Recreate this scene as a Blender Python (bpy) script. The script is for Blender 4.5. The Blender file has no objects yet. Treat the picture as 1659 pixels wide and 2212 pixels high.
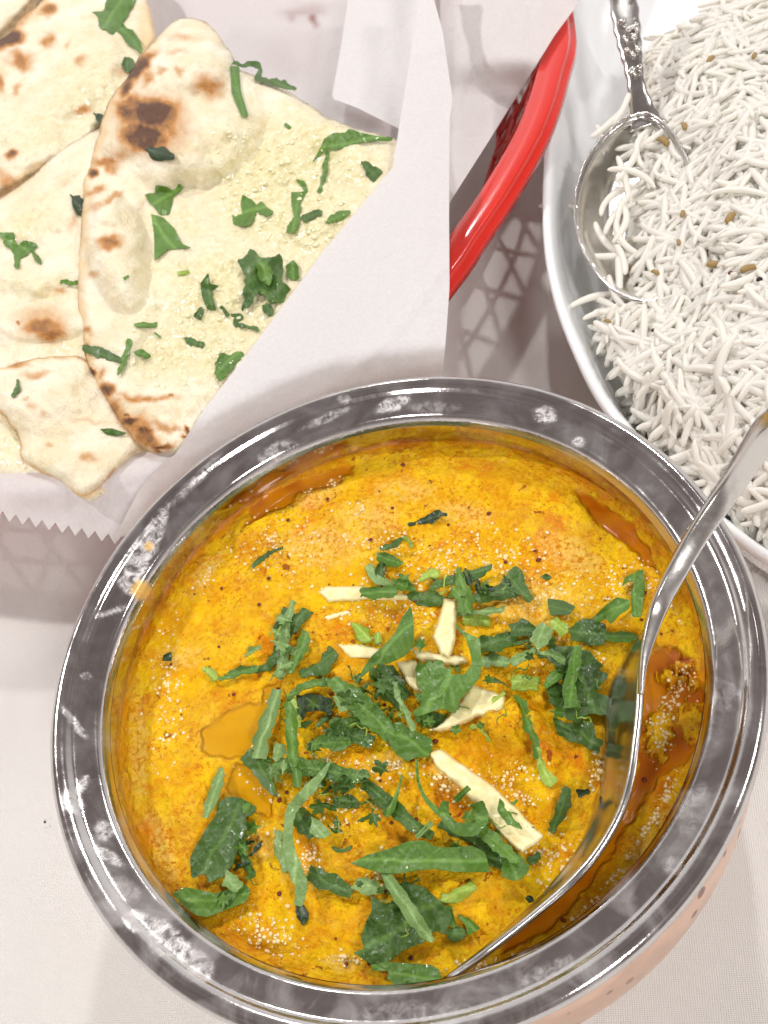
import bpy, math, random
import numpy as np
from mathutils import Vector
from mathutils.geometry import delaunay_2d_cdt

random.seed(7)
S = bpy.context.scene
COL = S.collection
# ------------------------------------------------------------------ camera
W, H = 1659.0, 2212.0           # pixel frame the measurements of the photograph are given in
R = 0.0825                      # outer radius of the curry pot rim, metres
ZR = 0.070                      # height of its rim
ZC = ZR - 0.0160                 # height of the curry in it
FMM = 36.0
FP = FMM / 36.0 * H
tilt, roll = 0.6492, -0.3841
CAM = np.array([0.1379 * R, -1.432 * R, 2.4599 * R + ZR])
ct, st, cr, sr = math.cos(tilt), math.sin(tilt), math.cos(roll), math.sin(roll)
RM = np.array([[1, 0, 0], [0, ct, -st], [0, st, ct]]) @ np.array([[cr, -sr, 0], [sr, cr, 0], [0, 0, 1]])
cam = bpy.data.cameras.new('camera'); co = bpy.data.objects.new('camera', cam); COL.objects.link(co)
from mathutils import Matrix
m4 = Matrix.Identity(4)
for i in range(3):
    for j in range(3): m4[i][j] = RM[i, j]
    m4[i][3] = CAM[i]
co.matrix_world = m4
cam.sensor_fit = 'VERTICAL'; cam.sensor_height = 36.0; cam.sensor_width = 36.0; cam.lens = FMM
cam.clip_start = 0.005; cam.clip_end = 50
cam.dof.use_dof = True; cam.dof.focus_distance = 0.235; cam.dof.aperture_fstop = 48
S.camera = co
S.render.resolution_x = 768; S.render.resolution_y = 1024
S.view_settings.view_transform = 'Standard'; S.view_settings.look = 'None'
S.view_settings.exposure = 0.03; S.view_settings.gamma = 1.0

# ------------------------------------------------------------------ room light: dim brown ceiling, bright walls
wd = bpy.data.worlds.new('World'); S.world = wd; wd.use_nodes = True
wn = wd.node_tree.nodes; wl = wd.node_tree.links
bg = wn['Background']; tc = wn.new('ShaderNodeTexCoord'); sp = wn.new('ShaderNodeSeparateXYZ')
wl.new(tc.outputs['Generated'], sp.inputs[0])
rp = wn.new('ShaderNodeValToRGB'); wl.new(sp.outputs['Z'], rp.inputs[0])
e = rp.color_ramp.elements
e[0].position = 0.0; e[0].color = (0.80, 0.74, 0.70, 1)
e[1].position = 1.0; e[1].color = (0.20, 0.172, 0.168, 1)
x = e.new(0.07); x.color = (1.05, 0.99, 0.92, 1)
x = e.new(0.17); x.color = (0.50, 0.46, 0.45, 1)
x = e.new(0.30); x.color = (0.25, 0.215, 0.20, 1)
nz = wn.new('ShaderNodeTexNoise'); nz.inputs['Scale'].default_value = 3.2; nz.inputs['Detail'].default_value = 3
wl.new(tc.outputs['Generated'], nz.inputs['Vector'])
rp2 = wn.new('ShaderNodeValToRGB'); wl.new(nz.outputs['Fac'], rp2.inputs[0])
rp2.color_ramp.elements[0].position = .38; rp2.color_ramp.elements[0].color = (.82, .80, .80, 1)
rp2.color_ramp.elements[1].position = .62; rp2.color_ramp.elements[1].color = (1.15, 1.15, 1.16, 1)
mx = wn.new('ShaderNodeMix'); mx.data_type = 'RGBA'; mx.blend_type = 'MULTIPLY'; mx.inputs[0].default_value = 1
wl.new(rp.outputs[0], mx.inputs[6]); wl.new(rp2.outputs[0], mx.inputs[7])
def wm(op, a, b):
    q = wn.new('ShaderNodeMath'); q.operation = op
    for k, t in enumerate((a, b)):
        if isinstance(t, (int, float)): q.inputs[k].default_value = t
        else: wl.new(t, q.inputs[k])
    return q.outputs[0]
fy = wm('MULTIPLY', wm('SUBTRACT', wm('ADD', sp.outputs['Y'], wm('MULTIPLY', sp.outputs['X'], .3)), .50), 3.5)
fz = wm('MULTIPLY', wm('SUBTRACT', .66, sp.outputs['Z']), 6.0)
cl_ = wn.new('ShaderNodeClamp'); wl.new(fy, cl_.inputs[0]); cl2 = wn.new('ShaderNodeClamp'); wl.new(fz, cl2.inputs[0])
front_glow = wm('MULTIPLY', wm('MULTIPLY', cl_.outputs[0], cl2.outputs[0]), .75)  # bright area added to the world ahead, for the lower rim to reflect
m3 = wn.new('ShaderNodeMix'); m3.data_type = 'RGBA'; wl.new(front_glow, m3.inputs[0]); wl.new(mx.outputs[2], m3.inputs[6]); m3.inputs[7].default_value = (1.0, .98, .97, 1)
wl.new(m3.outputs[2], bg.inputs['Color']); bg.inputs['Strength'].default_value = 1.0

def lamp(name, loc, power, size, col=(1, .972, .95)):
    l = bpy.data.lights.new(name, 'AREA'); l.shape = 'DISK'; l.size = size; l.energy = power; l.color = col
    o = bpy.data.objects.new(name, l); COL.objects.link(o); o.location = loc
    o.rotation_euler = (Vector((0, 0.05, 0)) - Vector(loc)).to_track_quat('-Z', 'Y').to_euler()
    return o
lamp('ceiling_or_fill_lamp', (-0.80, 1.05, 1.45), 16.0, 0.09)
lamp('ceiling_or_fill_lamp', (0.62, 1.15, 1.6), 11, 0.10)
lamp('ceiling_or_fill_lamp', (-1.0, -1.15, 1.4), 9.0, 0.30)  # soft fill lamp added behind left to lift the shadows
lamp('ceiling_or_fill_lamp', (0.35, 2.6, 1.7), 4.0, 0.12)
lamp('ceiling_or_fill_lamp', (0.45, -1.35, 1.45), 14.0, 0.35)  # broad fill light added behind the camera
lamp('ceiling_or_fill_lamp', (1.5, -0.35, 1.5), 10.0, 0.30)  # fill light added from the right to lighten shaded cloth

# ------------------------------------------------------------------ helpers
def P(u, v, z):
    """point on height z seen at (u, v) of the photograph; works on arrays"""
    u = np.asarray(u, float); v = np.asarray(v, float)
    d = np.stack([(u - W / 2) / FP, -(v - H / 2) / FP, -np.ones_like(u)], -1) @ RM.T
    t = (np.asarray(z) - CAM[2]) / d[..., 2]
    return CAM + t[..., None] * d
def PX(p):
    q = (np.asarray(p) - CAM) @ RM
    return q[..., 0] / -q[..., 2] * FP + W / 2, -(q[..., 1] / -q[..., 2]) * FP + H / 2
def pxm(u, v, z):
    """metres per pixel there"""
    return float(np.linalg.norm(P(u, v, z) - CAM)) / FP

def _h(ix, iy, s):
    n = (ix.astype(np.int64) * 374761393 + iy.astype(np.int64) * 668265263 + s * 1274126177) & 0xffffffff
    n = ((n ^ (n >> 13)) * 1274126177) & 0xffffffff
    return ((n ^ (n >> 16)) & 0xffff) / 32767.5 - 1
def noise(x, y, s=0):
    x = np.asarray(x, float); y = np.asarray(y, float)
    ix = np.floor(x); iy = np.floor(y); fx = x - ix; fy = y - iy
    fx = fx * fx * fx * (fx * (fx * 6 - 15) + 10); fy = fy * fy * fy * (fy * (fy * 6 - 15) + 10)
    a = _h(ix, iy, s); b = _h(ix + 1, iy, s); c = _h(ix, iy + 1, s); d = _h(ix + 1, iy + 1, s)
    return (a * (1 - fx) + b * fx) * (1 - fy) + (c * (1 - fx) + d * fx) * fy
def fbm(x, y, o=4, s=0):
    r = 0; a = 1; t = 0
    for i in range(o):
        r = r + a * noise(np.asarray(x) * 2 ** i, np.asarray(y) * 2 ** i, s + i * 7); t += a; a *= .5
    return r / t
def sm(a, b, x):
    t = np.clip((np.asarray(x, float) - a) / (b - a), 0, 1); return t * t * (3 - 2 * t)
def spl(pts, n=6, closed=True):
    p = np.array(pts, float); N = len(p); out = []
    for i in range(N if closed else N - 1):
        if closed: a, b, c, d = p[i - 1], p[i], p[(i + 1) % N], p[(i + 2) % N]
        else: a, b, c, d = p[max(i - 1, 0)], p[i], p[i + 1], p[min(i + 2, N - 1)]
        for k in range(n):
            t = k / n
            out.append(.5 * (2 * b + (c - a) * t + (2 * a - 5 * b + 4 * c - d) * t * t + (3 * b - a - 3 * c + d) * t ** 3))
    if not closed: out.append(p[-1])
    return np.array(out)
def resample(p, step, closed=True):
    q = np.vstack([p, p[:1]]) if closed else p
    L = np.r_[0, np.cumsum(np.hypot(*(q[1:, :2] - q[:-1, :2]).T))]
    n = max(3, int(round(L[-1] / step)))
    s = np.linspace(0, L[-1], n + 1)
    if closed: s = s[:-1]
    return np.stack([np.interp(s, L, q[:, k]) for k in range(q.shape[1])], 1)
def dist_poly(q, poly, closed=True):
    a = poly; b = np.roll(poly, -1, 0)
    if not closed: a = poly[:-1]; b = poly[1:]
    best = np.full(len(q), 1e9)
    for i in range(len(a)):
        ab = b[i] - a[i]; t = np.clip(((q - a[i]) @ ab) / max(ab @ ab, 1e-12), 0, 1)
        d = np.hypot(*(q - a[i] - t[:, None] * ab).T); best = np.minimum(best, d)
    return best
def inside(q, poly):
    r = np.zeros(len(q), bool); x, y = q[:, 0], q[:, 1]
    for i in range(len(poly)):
        x1, y1 = poly[i - 1]; x2, y2 = poly[i]
        c = ((y1 > y) != (y2 > y)) & (x < (x2 - x1) * (y - y1) / (y2 - y1 + 1e-12) + x1); r ^= c
    return r

class Grid:
    def __init__(s, poly, st=6, pad=90):
        lo = poly.min(0) - pad; hi = poly.max(0) + pad; s.lo = lo; s.st = st
        xs = np.arange(lo[0], hi[0], st); ys = np.arange(lo[1], hi[1], st); gx, gy = np.meshgrid(xs, ys)
        q = np.stack([gx.ravel(), gy.ravel()], 1); d = dist_poly(q, poly); s.g = np.where(inside(q, poly), d, -d).reshape(gx.shape)
    def __call__(s, u, v):
        x = (np.asarray(u, float) - s.lo[0]) / s.st; y = (np.asarray(v, float) - s.lo[1]) / s.st
        x = np.clip(x, 0, s.g.shape[1] - 1.001); y = np.clip(y, 0, s.g.shape[0] - 1.001); i = x.astype(int); j = y.astype(int); fx = x - i; fy = y - j
        return (s.g[j, i] * (1 - fx) + s.g[j, i + 1] * fx) * (1 - fy) + (s.g[j + 1, i] * (1 - fx) + s.g[j + 1, i + 1] * fx) * fy

def mk(name, verts, faces, mat=None, parent=None, smooth=True, attrs=None):
    me = bpy.data.meshes.new(name)
    me.from_pydata([tuple(map(float, v)) for v in verts], [], [tuple(map(int, f)) for f in faces])
    if smooth: me.polygons.foreach_set('use_smooth', [True] * len(me.polygons))
    if mat: me.materials.append(mat)
    for k, a in (attrs or {}).items():
        at = me.attributes.new(k, 'FLOAT', 'POINT'); at.data.foreach_set('value', np.asarray(a, np.float32))
    me.update()
    o = bpy.data.objects.new(name, me); COL.objects.link(o)
    if parent: o.parent = parent
    return o
def tag(o, label=None, cat=None, group=None, kind=None):
    if label: o['label'] = label
    if cat: o['category'] = cat
    if group: o['group'] = group
    if kind: o['kind'] = kind
    return o
def empty(name, label, cat, loc=(0, 0, 0), group=None):
    o = bpy.data.objects.new(name, None); COL.objects.link(o); o.empty_display_size = .01
    return tag(o, label, cat, group)

def sheet(name, outline, hf, mat, T=.0003, res=8, parent=None, edge=None, attrs=None, raw=False):
    """solid sheet with the given outline (photo pixels); hf(u,v,d) gives its height, T its thickness"""
    ol = np.array(outline, float) if raw else resample(np.array(outline, float), res)
    lo, hi = ol.min(0), ol.max(0)
    xs = np.arange(lo[0], hi[0], res); ys = np.arange(lo[1], hi[1], res * .866)
    gx, gy = np.meshgrid(xs, ys); gx[1::2] += res / 2
    g = np.stack([gx.ravel(), gy.ravel()], 1); g = g[inside(g, ol)]
    if len(g): g = g[dist_poly(g, ol) > res * .55]
    al = np.vstack([ol, g]) if len(g) else ol
    vs, _, fs, *_r = delaunay_2d_cdt([Vector(p) for p in al.tolist()], [], [list(range(len(ol)))], 1, 1e-4)
    uv = np.array([tuple(v) for v in vs]); d = dist_poly(uv, ol); bnd = d < 1e-2; d[bnd] = 0
    z = hf(uv[:, 0], uv[:, 1], d); top = P(uv[:, 0], uv[:, 1], z)
    e_ = edge or res * 1.5
    pr = np.sqrt(np.clip(1 - (1 - np.clip(d / e_, 0, 1)) ** 2, 0, 1))
    low = top.copy(); low[:, 2] -= T * pr; top[:, 2] += 0
    thin = T < .001; nu = len(uv)
    if thin:
        low = top - np.array([0, 0, T]); V = np.vstack([top, low]); F = []; cnt = {}
        for f in fs:
            a = uv[list(f)]; f = list(f)
            if np.sum(a[:, 0] * np.roll(a[:, 1], -1) - a[:, 1] * np.roll(a[:, 0], -1)) > 0: f = f[::-1]
            F.append(f); F.append([x + nu for x in f[::-1]])
            for q in range(len(f)):
                e = (f[q], f[(q + 1) % len(f)])
                if (e[1], e[0]) in cnt: del cnt[(e[1], e[0])]
                else: cnt[e] = 1
        V = list(V)
        for a_, b_ in cnt:
            k0 = len(V); V += [top[a_], top[b_], low[b_], low[a_]]; F.append([k0, k0 + 3, k0 + 2, k0 + 1])
        at = None
        if attrs:
            sel = [x for e in cnt for x in (e[0], e[1], e[1], e[0])]
            at = {kk: (lambda a: np.r_[a, a, a[sel]])(np.asarray(fn(uv[:, 0], uv[:, 1], d)) + 0 * d) for kk, fn in attrs.items()}
        return mk(name, V, F, mat, parent, True, at)
    idx = np.arange(len(uv)); k = np.cumsum(~bnd) - 1
    bi = np.where(bnd, idx, len(uv) + k)
    V = np.vstack([top, low[~bnd]])
    F = []
    for f in fs:
        a = uv[list(f)]
        ar = np.sum(a[:, 0] * np.roll(a[:, 1], -1) - a[:, 1] * np.roll(a[:, 0], -1))
        f = list(f)
        if ar > 0: f = f[::-1]
        F.append(f)
        if all(bnd[i] for i in f) : 
            continue
        F.append([int(bi[i]) for i in f[::-1]])
    at = None
    if attrs:
        at = {kk: (lambda a: np.r_[a, a[~bnd]])(np.asarray(fn(uv[:, 0], uv[:, 1], d)) + 0 * d) for kk, fn in attrs.items()}
    return mk(name, V, F, mat, parent, True, at)

def loft(rings, closed_ring=True, cap=True):
    """faces between successive rings of equal length -> verts, faces"""
    n = len(rings[0]); V = [p for r in rings for p in r]; F = []
    for i in range(len(rings) - 1):
        for j in range(n if closed_ring else n - 1):
            k = (j + 1) % n
            F.append((i * n + j, i * n + k, (i + 1) * n + k, (i + 1) * n + j))
    if cap and closed_ring:
        F.append(tuple(range(n))[::-1]); F.append(tuple((len(rings) - 1) * n + j for j in range(n)))
    return V, F
def bar(pts, w, t, sec=12, power=2.0, up=(0, 0, 1)):
    """lofted bar along 3-D points with widths w and thicknesses t (superellipse section)"""
    pts = np.array(pts, float); n = len(pts); up0 = np.array(up, float); rings = []
    for i in range(n):
        tg = pts[min(i + 1, n - 1)] - pts[max(i - 1, 0)]; tg /= np.linalg.norm(tg)
        sd = np.cross(tg, up0); sd /= np.linalg.norm(sd); up_ = np.cross(sd, tg)
        ring = []
        for k in range(sec):
            a = 2 * math.pi * k / sec; c, s_ = math.cos(a), math.sin(a)
            c = math.copysign(abs(c) ** (2 / power), c); s_ = math.copysign(abs(s_) ** (2 / power), s_)
            ring.append(pts[i] + sd * c * w[i] / 2 + up_ * s_ * t[i] / 2)
        rings.append(ring)
    return loft(rings)

# ------------------------------------------------------------------ materials
class NT:
    def __init__(s, name):
        s.m = bpy.data.materials.new(name); s.m.use_nodes = True; s.t = s.m.node_tree; s.b = s.t.nodes['Principled BSDF']
        s.tc = s.n('TexCoord').outputs['Object']
    def n(s, typ, **kw):
        x = s.t.nodes.new('ShaderNode' + typ)
        for k, v in kw.items(): setattr(x, k, v)
        return x
    def put(s, sock, v):
        if hasattr(v, 'links') or hasattr(v, 'is_output'): s.t.links.new(v, sock)
        else: sock.default_value = v if not (isinstance(v, tuple) and len(v) == 3 and len(sock.default_value) == 4) else (*v, 1)
    def noise(s, sc, det=3, rough=.55, dist=0, vec=None, out='Fac'):
        x = s.n('TexNoise'); x.inputs['Scale'].default_value = sc; x.inputs['Detail'].default_value = det
        x.inputs['Roughness'].default_value = rough; x.inputs['Distortion'].default_value = dist
        s.t.links.new(vec or s.tc, x.inputs['Vector']); return x.outputs[out]
    def vor(s, sc, feat='F1', out='Distance', vec=None):
        x = s.n('TexVoronoi', feature=feat); x.inputs['Scale'].default_value = sc
        s.t.links.new(vec or s.tc, x.inputs['Vector']); return x.outputs[out]
    def ramp(s, fac, *st):
        x = s.n('ValToRGB'); s.put(x.inputs[0], fac); e = x.color_ramp.elements
        while len(e) < len(st): e.new(.5)
        for el, (p, c) in zip(e, st):
            el.position = p; el.color = (c, c, c, 1) if not isinstance(c, tuple) else (*c, 1)
        return x.outputs[0]
    def mix(s, f, a, b, mode='MIX'):
        x = s.n('Mix', data_type='RGBA', blend_type=mode); s.put(x.inputs[0], f); s.put(x.inputs[6], a); s.put(x.inputs[7], b)
        return x.outputs[2]
    def math(s, op, a, b=0.0):
        x = s.n('Math', operation=op); s.put(x.inputs[0], a); s.put(x.inputs[1], b); return x.outputs[0]
    def attr(s, name):
        x = s.n('Attribute', attribute_name=name); return x.outputs['Fac']
    def bump(s, hgt, strength=.3, dist=.001, prev=None):
        x = s.n('Bump'); x.inputs['Strength'].default_value = strength; x.inputs['Distance'].default_value = dist
        s.put(x.inputs['Height'], hgt)
        if prev: s.t.links.new(prev, x.inputs['Normal'])
        return x.outputs[0]
    def set(s, **kw):
        for k, v in kw.items(): s.put(s.b.inputs[k.replace('_', ' ')], v)
        return s.m

# tablecloth
n = NT('cloth')
mp = n.n('Mapping'); mp.inputs['Rotation'].default_value = (0, 0, .38); n.t.links.new(n.tc, mp.inputs[0])
def wave(axis, sc):
    w = n.n('TexWave', wave_type='BANDS', bands_direction=axis); w.inputs['Scale'].default_value = sc
    w.inputs['Distortion'].default_value = .6; w.inputs['Detail'].default_value = 2; w.inputs['Detail Scale'].default_value = 3
    n.t.links.new(mp.outputs[0], w.inputs[0]); return w.outputs['Fac']
wv = n.math('MULTIPLY', wave('X', 560), wave('Y', 760))
cc = n.mix(n.ramp(n.noise(14, 4), (.35, 0.), (.7, 1.)), (.87, .855, .83), (.92, .91, .89))
cc = n.mix(n.math('MULTIPLY', wv, .85), n.mix(1.0, cc, (.92, .91, .895), 'MULTIPLY'), (.95, .94, .925))
M_CLOTH = n.set(Base_Color=cc, Roughness=.9, Normal=n.bump(wv, .6, .0005), Sheen_Weight=.1)

# paper
def paper(name, tr, c):
    n = NT(name)
    n.b.inputs['Base Color'].default_value = (*c, 1)
    nn = n.noise(900, 3, .7); cl = n.mix(n.ramp(nn, (.4, 0.), (.62, 1.)), tuple(x * .93 for x in c), c)
    st_ = n.attr('stain'); cl = n.mix(st_, cl, (.30, .10, .08))
    n.set(Base_Color=cl, Roughness=.75, Normal=n.bump(n.math('ABSOLUTE', n.math('SUBTRACT', n.noise(26, 3, .5, .6), .5)), .55, .006, n.bump(n.noise(60, 3), .3, .002)), Specular_IOR_Level=.25)
    tp = n.n('BsdfTransparent'); tl = n.n('BsdfTranslucent'); tl.inputs[0].default_value = (.85, .8, .78, 1)
    m1 = n.n('MixShader'); m1.inputs[0].default_value = .28
    m2 = n.n('MixShader'); m2.inputs[0].default_value = tr
    out = n.t.nodes['Material Output']
    n.t.links.new(n.b.outputs[0], m1.inputs[1]); n.t.links.new(tl.outputs[0], m1.inputs[2])
    n.t.links.new(m1.outputs[0], m2.inputs[1]); n.t.links.new(tp.outputs[0], m2.inputs[2]); n.t.links.new(m2.outputs[0], out.inputs[0])
    return n.m
M_PAPER = paper('deli_paper', .20, (.88, .85, .85))
M_PAPER2 = paper('deli_paper_folded', .02, (.85, .835, .84))

# red plastic
n = NT('red_plastic')
M_RED = n.set(Base_Color=(.66, .022, .012), Roughness=.16, Coat_Weight=.4, Coat_Roughness=.05, Subsurface_Weight=.12, Subsurface_Scale=.004, Subsurface_Radius=(1., .2, .1))
# porcelain
n = NT('porcelain')
M_PORC = n.set(Base_Color=(.86, .875, .885), Roughness=.08, Coat_Weight=.6, Coat_Roughness=.03, Normal=n.bump(n.noise(30, 2), .06, .002))
# steel
def steel(name, dirty=True, tint=(.74, .72, .70), rough=.13, grime=None):
    n = NT(name)
    sc = n.n('Mapping'); sc.inputs['Scale'].default_value = (1, 1, 1); n.t.links.new(n.tc, sc.inputs[0])
    sm_ = n.noise(55, 6, .62, 1.2); fine = n.noise(420, 3, .6)
    base = n.mix(n.ramp(sm_, (.45, 0.), (.72, .4)), tint, (.72, .72, .72))
    rg = n.math('ADD', n.math('MULTIPLY', n.ramp(sm_, (.4, 0.), (.75, 1.)), .13), rough)
    kw = {}
    if dirty:
        at = n.attr('stain')
        blot = n.math('MULTIPLY', at, n.ramp(n.noise(430, 5, .7, .8), (.38, .05), (.62, .85)))
        base = n.mix(blot, base, (.80, .78, .77)); rg = n.math('ADD', rg, n.math('MULTIPLY', blot, .35))
        metal = n.math('SUBTRACT', 1.0, n.math('MULTIPLY', blot, .85))
        # faint dried water film, uneven, plus brightness painted low on the rim
        film_sheen = n.math('MULTIPLY', n.ramp(n.noise(70, 4, .55, 1.0), (.44, .0), (.72, .50)), n.attr('film_sheen'))
        metal = n.math('SUBTRACT', metal, film_sheen); kw['Metallic'] = n.math('MAXIMUM', metal, .05)
        sa = n.attr('sauce'); base = n.mix(sa, base, n.mix(n.noise(260, 3), (.80, .40, .012), (.90, .55, .06)))
        kw['Metallic'] = n.math('MULTIPLY', kw['Metallic'], n.math('SUBTRACT', 1.0, n.math('MULTIPLY', sa, .9)))
    else: kw['Metallic'] = 1.0
    return n.set(Base_Color=base, Roughness=rg, Normal=n.bump(n.noise(160, 5, .7), .10, .0006, n.bump(fine, .05, .0002)), **kw)
M_STEEL = steel('pot_steel', True, (.60, .57, .56), .07)
M_SPOON = steel('spoon_steel', False, (.66, .64, .61), .17)
# copper
n = NT('hammered_copper')
v = n.vor(150, 'SMOOTH_F1'); spn = n.ramp(n.vor(170), (.20, 1.), (.28, 0.))
M_COPPER = n.set(Base_Color=n.mix(n.math('MULTIPLY', spn, n.ramp(n.noise(60), (.42, 0.), (.5, 1.))), (.84, .60, .48), (.33, .19, .16)), Metallic=1.0, Roughness=.3,
                 Normal=n.bump(v, .5, .002))
# curry
n = NT('curry_sauce')
oil = n.attr('oil'); foam = n.attr('foam')
f1 = n.noise(820, 5, .75); f2 = n.noise(130, 5, .62, .5); f3 = n.noise(420, 4, .65)
c = n.mix(n.ramp(f2, (.38, 0.), (.60, 1.)), (.80, .375, .002), (.93, .58, .004))
c = n.mix(n.math('MULTIPLY', n.ramp(f3, (.50, 0.), (.66, 1.)), .45), c, (1.0, .64, .05))
c = n.mix(n.ramp(n.noise(75, 6, .7, 1.), (.53, 0.), (.66, .85)), c, (.76, .215, .001))
c = n.mix(n.math('MULTIPLY', n.ramp(f1, (.40, .95), (.50, 0.)), n.ramp(n.noise(85, 4, .6, .6), (.36, .10), (.62, 1.))), c, (.62, .19, .001))
c = n.mix(n.math('MULTIPLY', foam, n.ramp(f1, (.42, .0), (.60, .85))), c, (.93, .60, .14))
c = n.mix(n.ramp(n.noise(300, 3, .6, .4), (.665, 0.), (.70, .85)), c, (.30, .06, .006))
c = n.mix(oil, c, n.mix(n.ramp(n.noise(70, 2), (.4, 0.), (.6, 1.)), (.44, .105, .001), (.62, .22, .002)))
c = n.mix(n.math('MULTIPLY', n.attr('amber'), oil), c, n.mix(n.noise(90, 2), (.50, .21, .002), (.72, .38, .004)))
bp = n.bump(n.math('MULTIPLY', f1, n.math('SUBTRACT', 1.0, oil)), .75, .0009, n.bump(n.math('MULTIPLY', f3, n.math('SUBTRACT', 1.0, oil)), .5, .002))
M_CURRY = n.set(Base_Color=c, Roughness=n.mix(oil, (.50,) * 3, (.05,) * 3), Specular_IOR_Level=.12, Normal=bp, Subsurface_Weight=.08, Subsurface_Scale=.003, Subsurface_Radius=(1, .5, .1), Coat_Weight=n.ramp(n.noise(90, 4, .6), (.42, .08), (.60, .55)), Coat_Roughness=.018, Coat_IOR=1.45, Coat_Normal=n.bump(n.noise(420, 3, .65), .9, .0024, n.bump(n.noise(130, 2), .5, .004)))
n = NT('glint_bubble')
M_BUB = n.set(Base_Color=(.99, .80, .42), Roughness=.05, Coat_IOR=1.8, Coat_Weight=1.0, Coat_Roughness=.02, Subsurface_Weight=.0)  # froth; the whitish tint also paints in wet glints
# leaves
def leafmat(name, a, b, rough=.36):
    n = NT(name)
    ve = n.noise(1100, 3, .6); big = n.noise(110, 3, .6, .4)
    rnd = n.n('ObjectInfo').outputs['Random']
    c = n.mix(n.ramp(big, (.30, 0.), (.72, 1.)), a, b)
    c = n.mix(n.math('MULTIPLY', rnd, .35), c, tuple(x * .45 for x in a))
    vv = n.math('MULTIPLY', n.attr('vein'), .55); c = n.mix(vv, c, tuple(min(1, x * 1.7 + .03) for x in b))
    net = n.ramp(n.vor(1300, 'DISTANCE_TO_EDGE'), (.0, .22), (.10, 0.)); c = n.mix(net, c, tuple(x * 1.6 for x in b))
    n.set(Base_Color=c, Roughness=n.math('ADD', n.math('MULTIPLY', big, .3), rough - .15), Specular_IOR_Level=.38, Normal=n.bump(n.math('ADD', net, vv), .30, .0004),
          Coat_Weight=.22, Coat_Roughness=.06, Coat_Normal=n.bump(n.noise(300, 2), .5, .002))
    tl = n.n('BsdfTranslucent'); tl.inputs[0].default_value = (*[min(1, x * 2.2) for x in b], 1)
    m1 = n.n('MixShader'); m1.inputs[0].default_value = .22; out = n.t.nodes['Material Output']
    n.t.links.new(n.b.outputs[0], m1.inputs[1]); n.t.links.new(tl.outputs[0], m1.inputs[2]); n.t.links.new(m1.outputs[0], out.inputs[0])
    return n.m
M_LEAF = {'d': leafmat('leaf_dark', (.050, .120, .020), (.095, .190, .032)),
          'm': leafmat('leaf_mid', (.085, .200, .026), (.150, .290, .045)),
          'l': leafmat('leaf_light', (.190, .320, .100), (.280, .420, .150)),
          's': leafmat('stem_light', (.260, .430, .045), (.420, .570, .110), .3),
          'k': leafmat('leaf_wilted', (.018, .042, .014), (.040, .080, .026))}
n = NT('ginger')
M_GING = n.set(Base_Color=n.mix(n.noise(200, 4, .6), n.mix(n.ramp(n.noise(330, 4, .6), (.5, 0.), (.72, .7)), (.86, .74, .33), (.80, .50, .06)), (.93, .86, .55)), Roughness=.35, Subsurface_Weight=.25, Subsurface_Scale=.003,
               Subsurface_Radius=(1, .8, .4), Normal=n.bump(n.noise(700, 3), .25, .0005))
# naan
n = NT('naan')
ch = n.attr('char'); bt = n.attr('butter'); ed = n.attr('baked')
b1 = n.noise(60, 5, .6); b2 = n.noise(360, 4, .65); b3 = n.noise(1300, 3, .6)
c = n.mix(n.ramp(b1, (.35, 0.), (.65, 1.)), (.80, .70, .48), (.90, .84, .68))
c = n.mix(n.math('MULTIPLY', n.ramp(n.noise(95, 4, .6, .5), (.60, 0.), (.70, .45)), 1.0), c, (.80, .56, .25))
c = n.mix(ed, c, (.80, .50, .20))
cb = n.mix(n.ramp(b2, (.38, 0.), (.62, 1.)), (.70, .62, .30), (.86, .79, .50))
c = n.mix(bt, c, cb)
c = n.mix(n.ramp(ch, (.0, 0.), (.45, 1.)), c, (.56, .26, .075))
c = n.mix(n.ramp(ch, (.42, 0.), (.85, .92)), c, (.075, .028, .018))
c = n.mix(n.ramp(b2, (.30, .22), (.45, 0.)), c, n.mix(1.0, c, (.80, .70, .55), 'MULTIPLY'))
bh = n.bump(b3, .45, .0007, n.bump(b2, .6, .0018, n.bump(b1, .5, .004)))
M_NAAN = n.set(Base_Color=c, Coat_Weight=n.math('MULTIPLY', bt, .5), Coat_Roughness=.15, Roughness=n.mix(n.math('MULTIPLY', bt, n.ramp(b1, (.3, .5), (.6, 1.))), (.62,) * 3, (.24,) * 3), Normal=bh, Subsurface_Weight=.12, Subsurface_Scale=.004,
               Subsurface_Radius=(1, .7, .4), Specular_IOR_Level=.4)
n = NT('garlic')
M_GARL = n.set(Base_Color=n.mix(n.noise(500), (.80, .72, .40), (.88, .84, .62)), Roughness=.16, Subsurface_Weight=.2, Subsurface_Scale=.002, Coat_Weight=.4)
# rice
n = NT('rice')
rnd = n.n('ObjectInfo').outputs['Random']
M_RICE = n.set(Base_Color=n.mix(n.noise(220, 3), (.955, .935, .87), (.985, .975, .94)), Roughness=.32,
               Normal=n.bump(n.noise(900, 2), .1, .0003), Specular_IOR_Level=.45)
tl = n.n('BsdfTranslucent'); tl.inputs[0].default_value = (.95, .91, .80, 1); m1 = n.n('MixShader'); m1.inputs[0].default_value = .32
n.t.links.new(n.b.outputs[0], m1.inputs[1]); n.t.links.new(tl.outputs[0], m1.inputs[2]); n.t.links.new(m1.outputs[0], n.t.nodes['Material Output'].inputs[0])
n = NT('cumin')
M_CUM = n.set(Base_Color=n.mix(n.noise(1500, 3), (.22, .13, .035), (.44, .30, .11)), Roughness=.5)
n = NT('burnt_fleck')
M_DARK = n.set(Base_Color=(.02, .008, .005), Roughness=.6)
n = NT('chilli_fleck')
M_CHIL = n.set(Base_Color=(.16, .02, .01), Roughness=.5)

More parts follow.
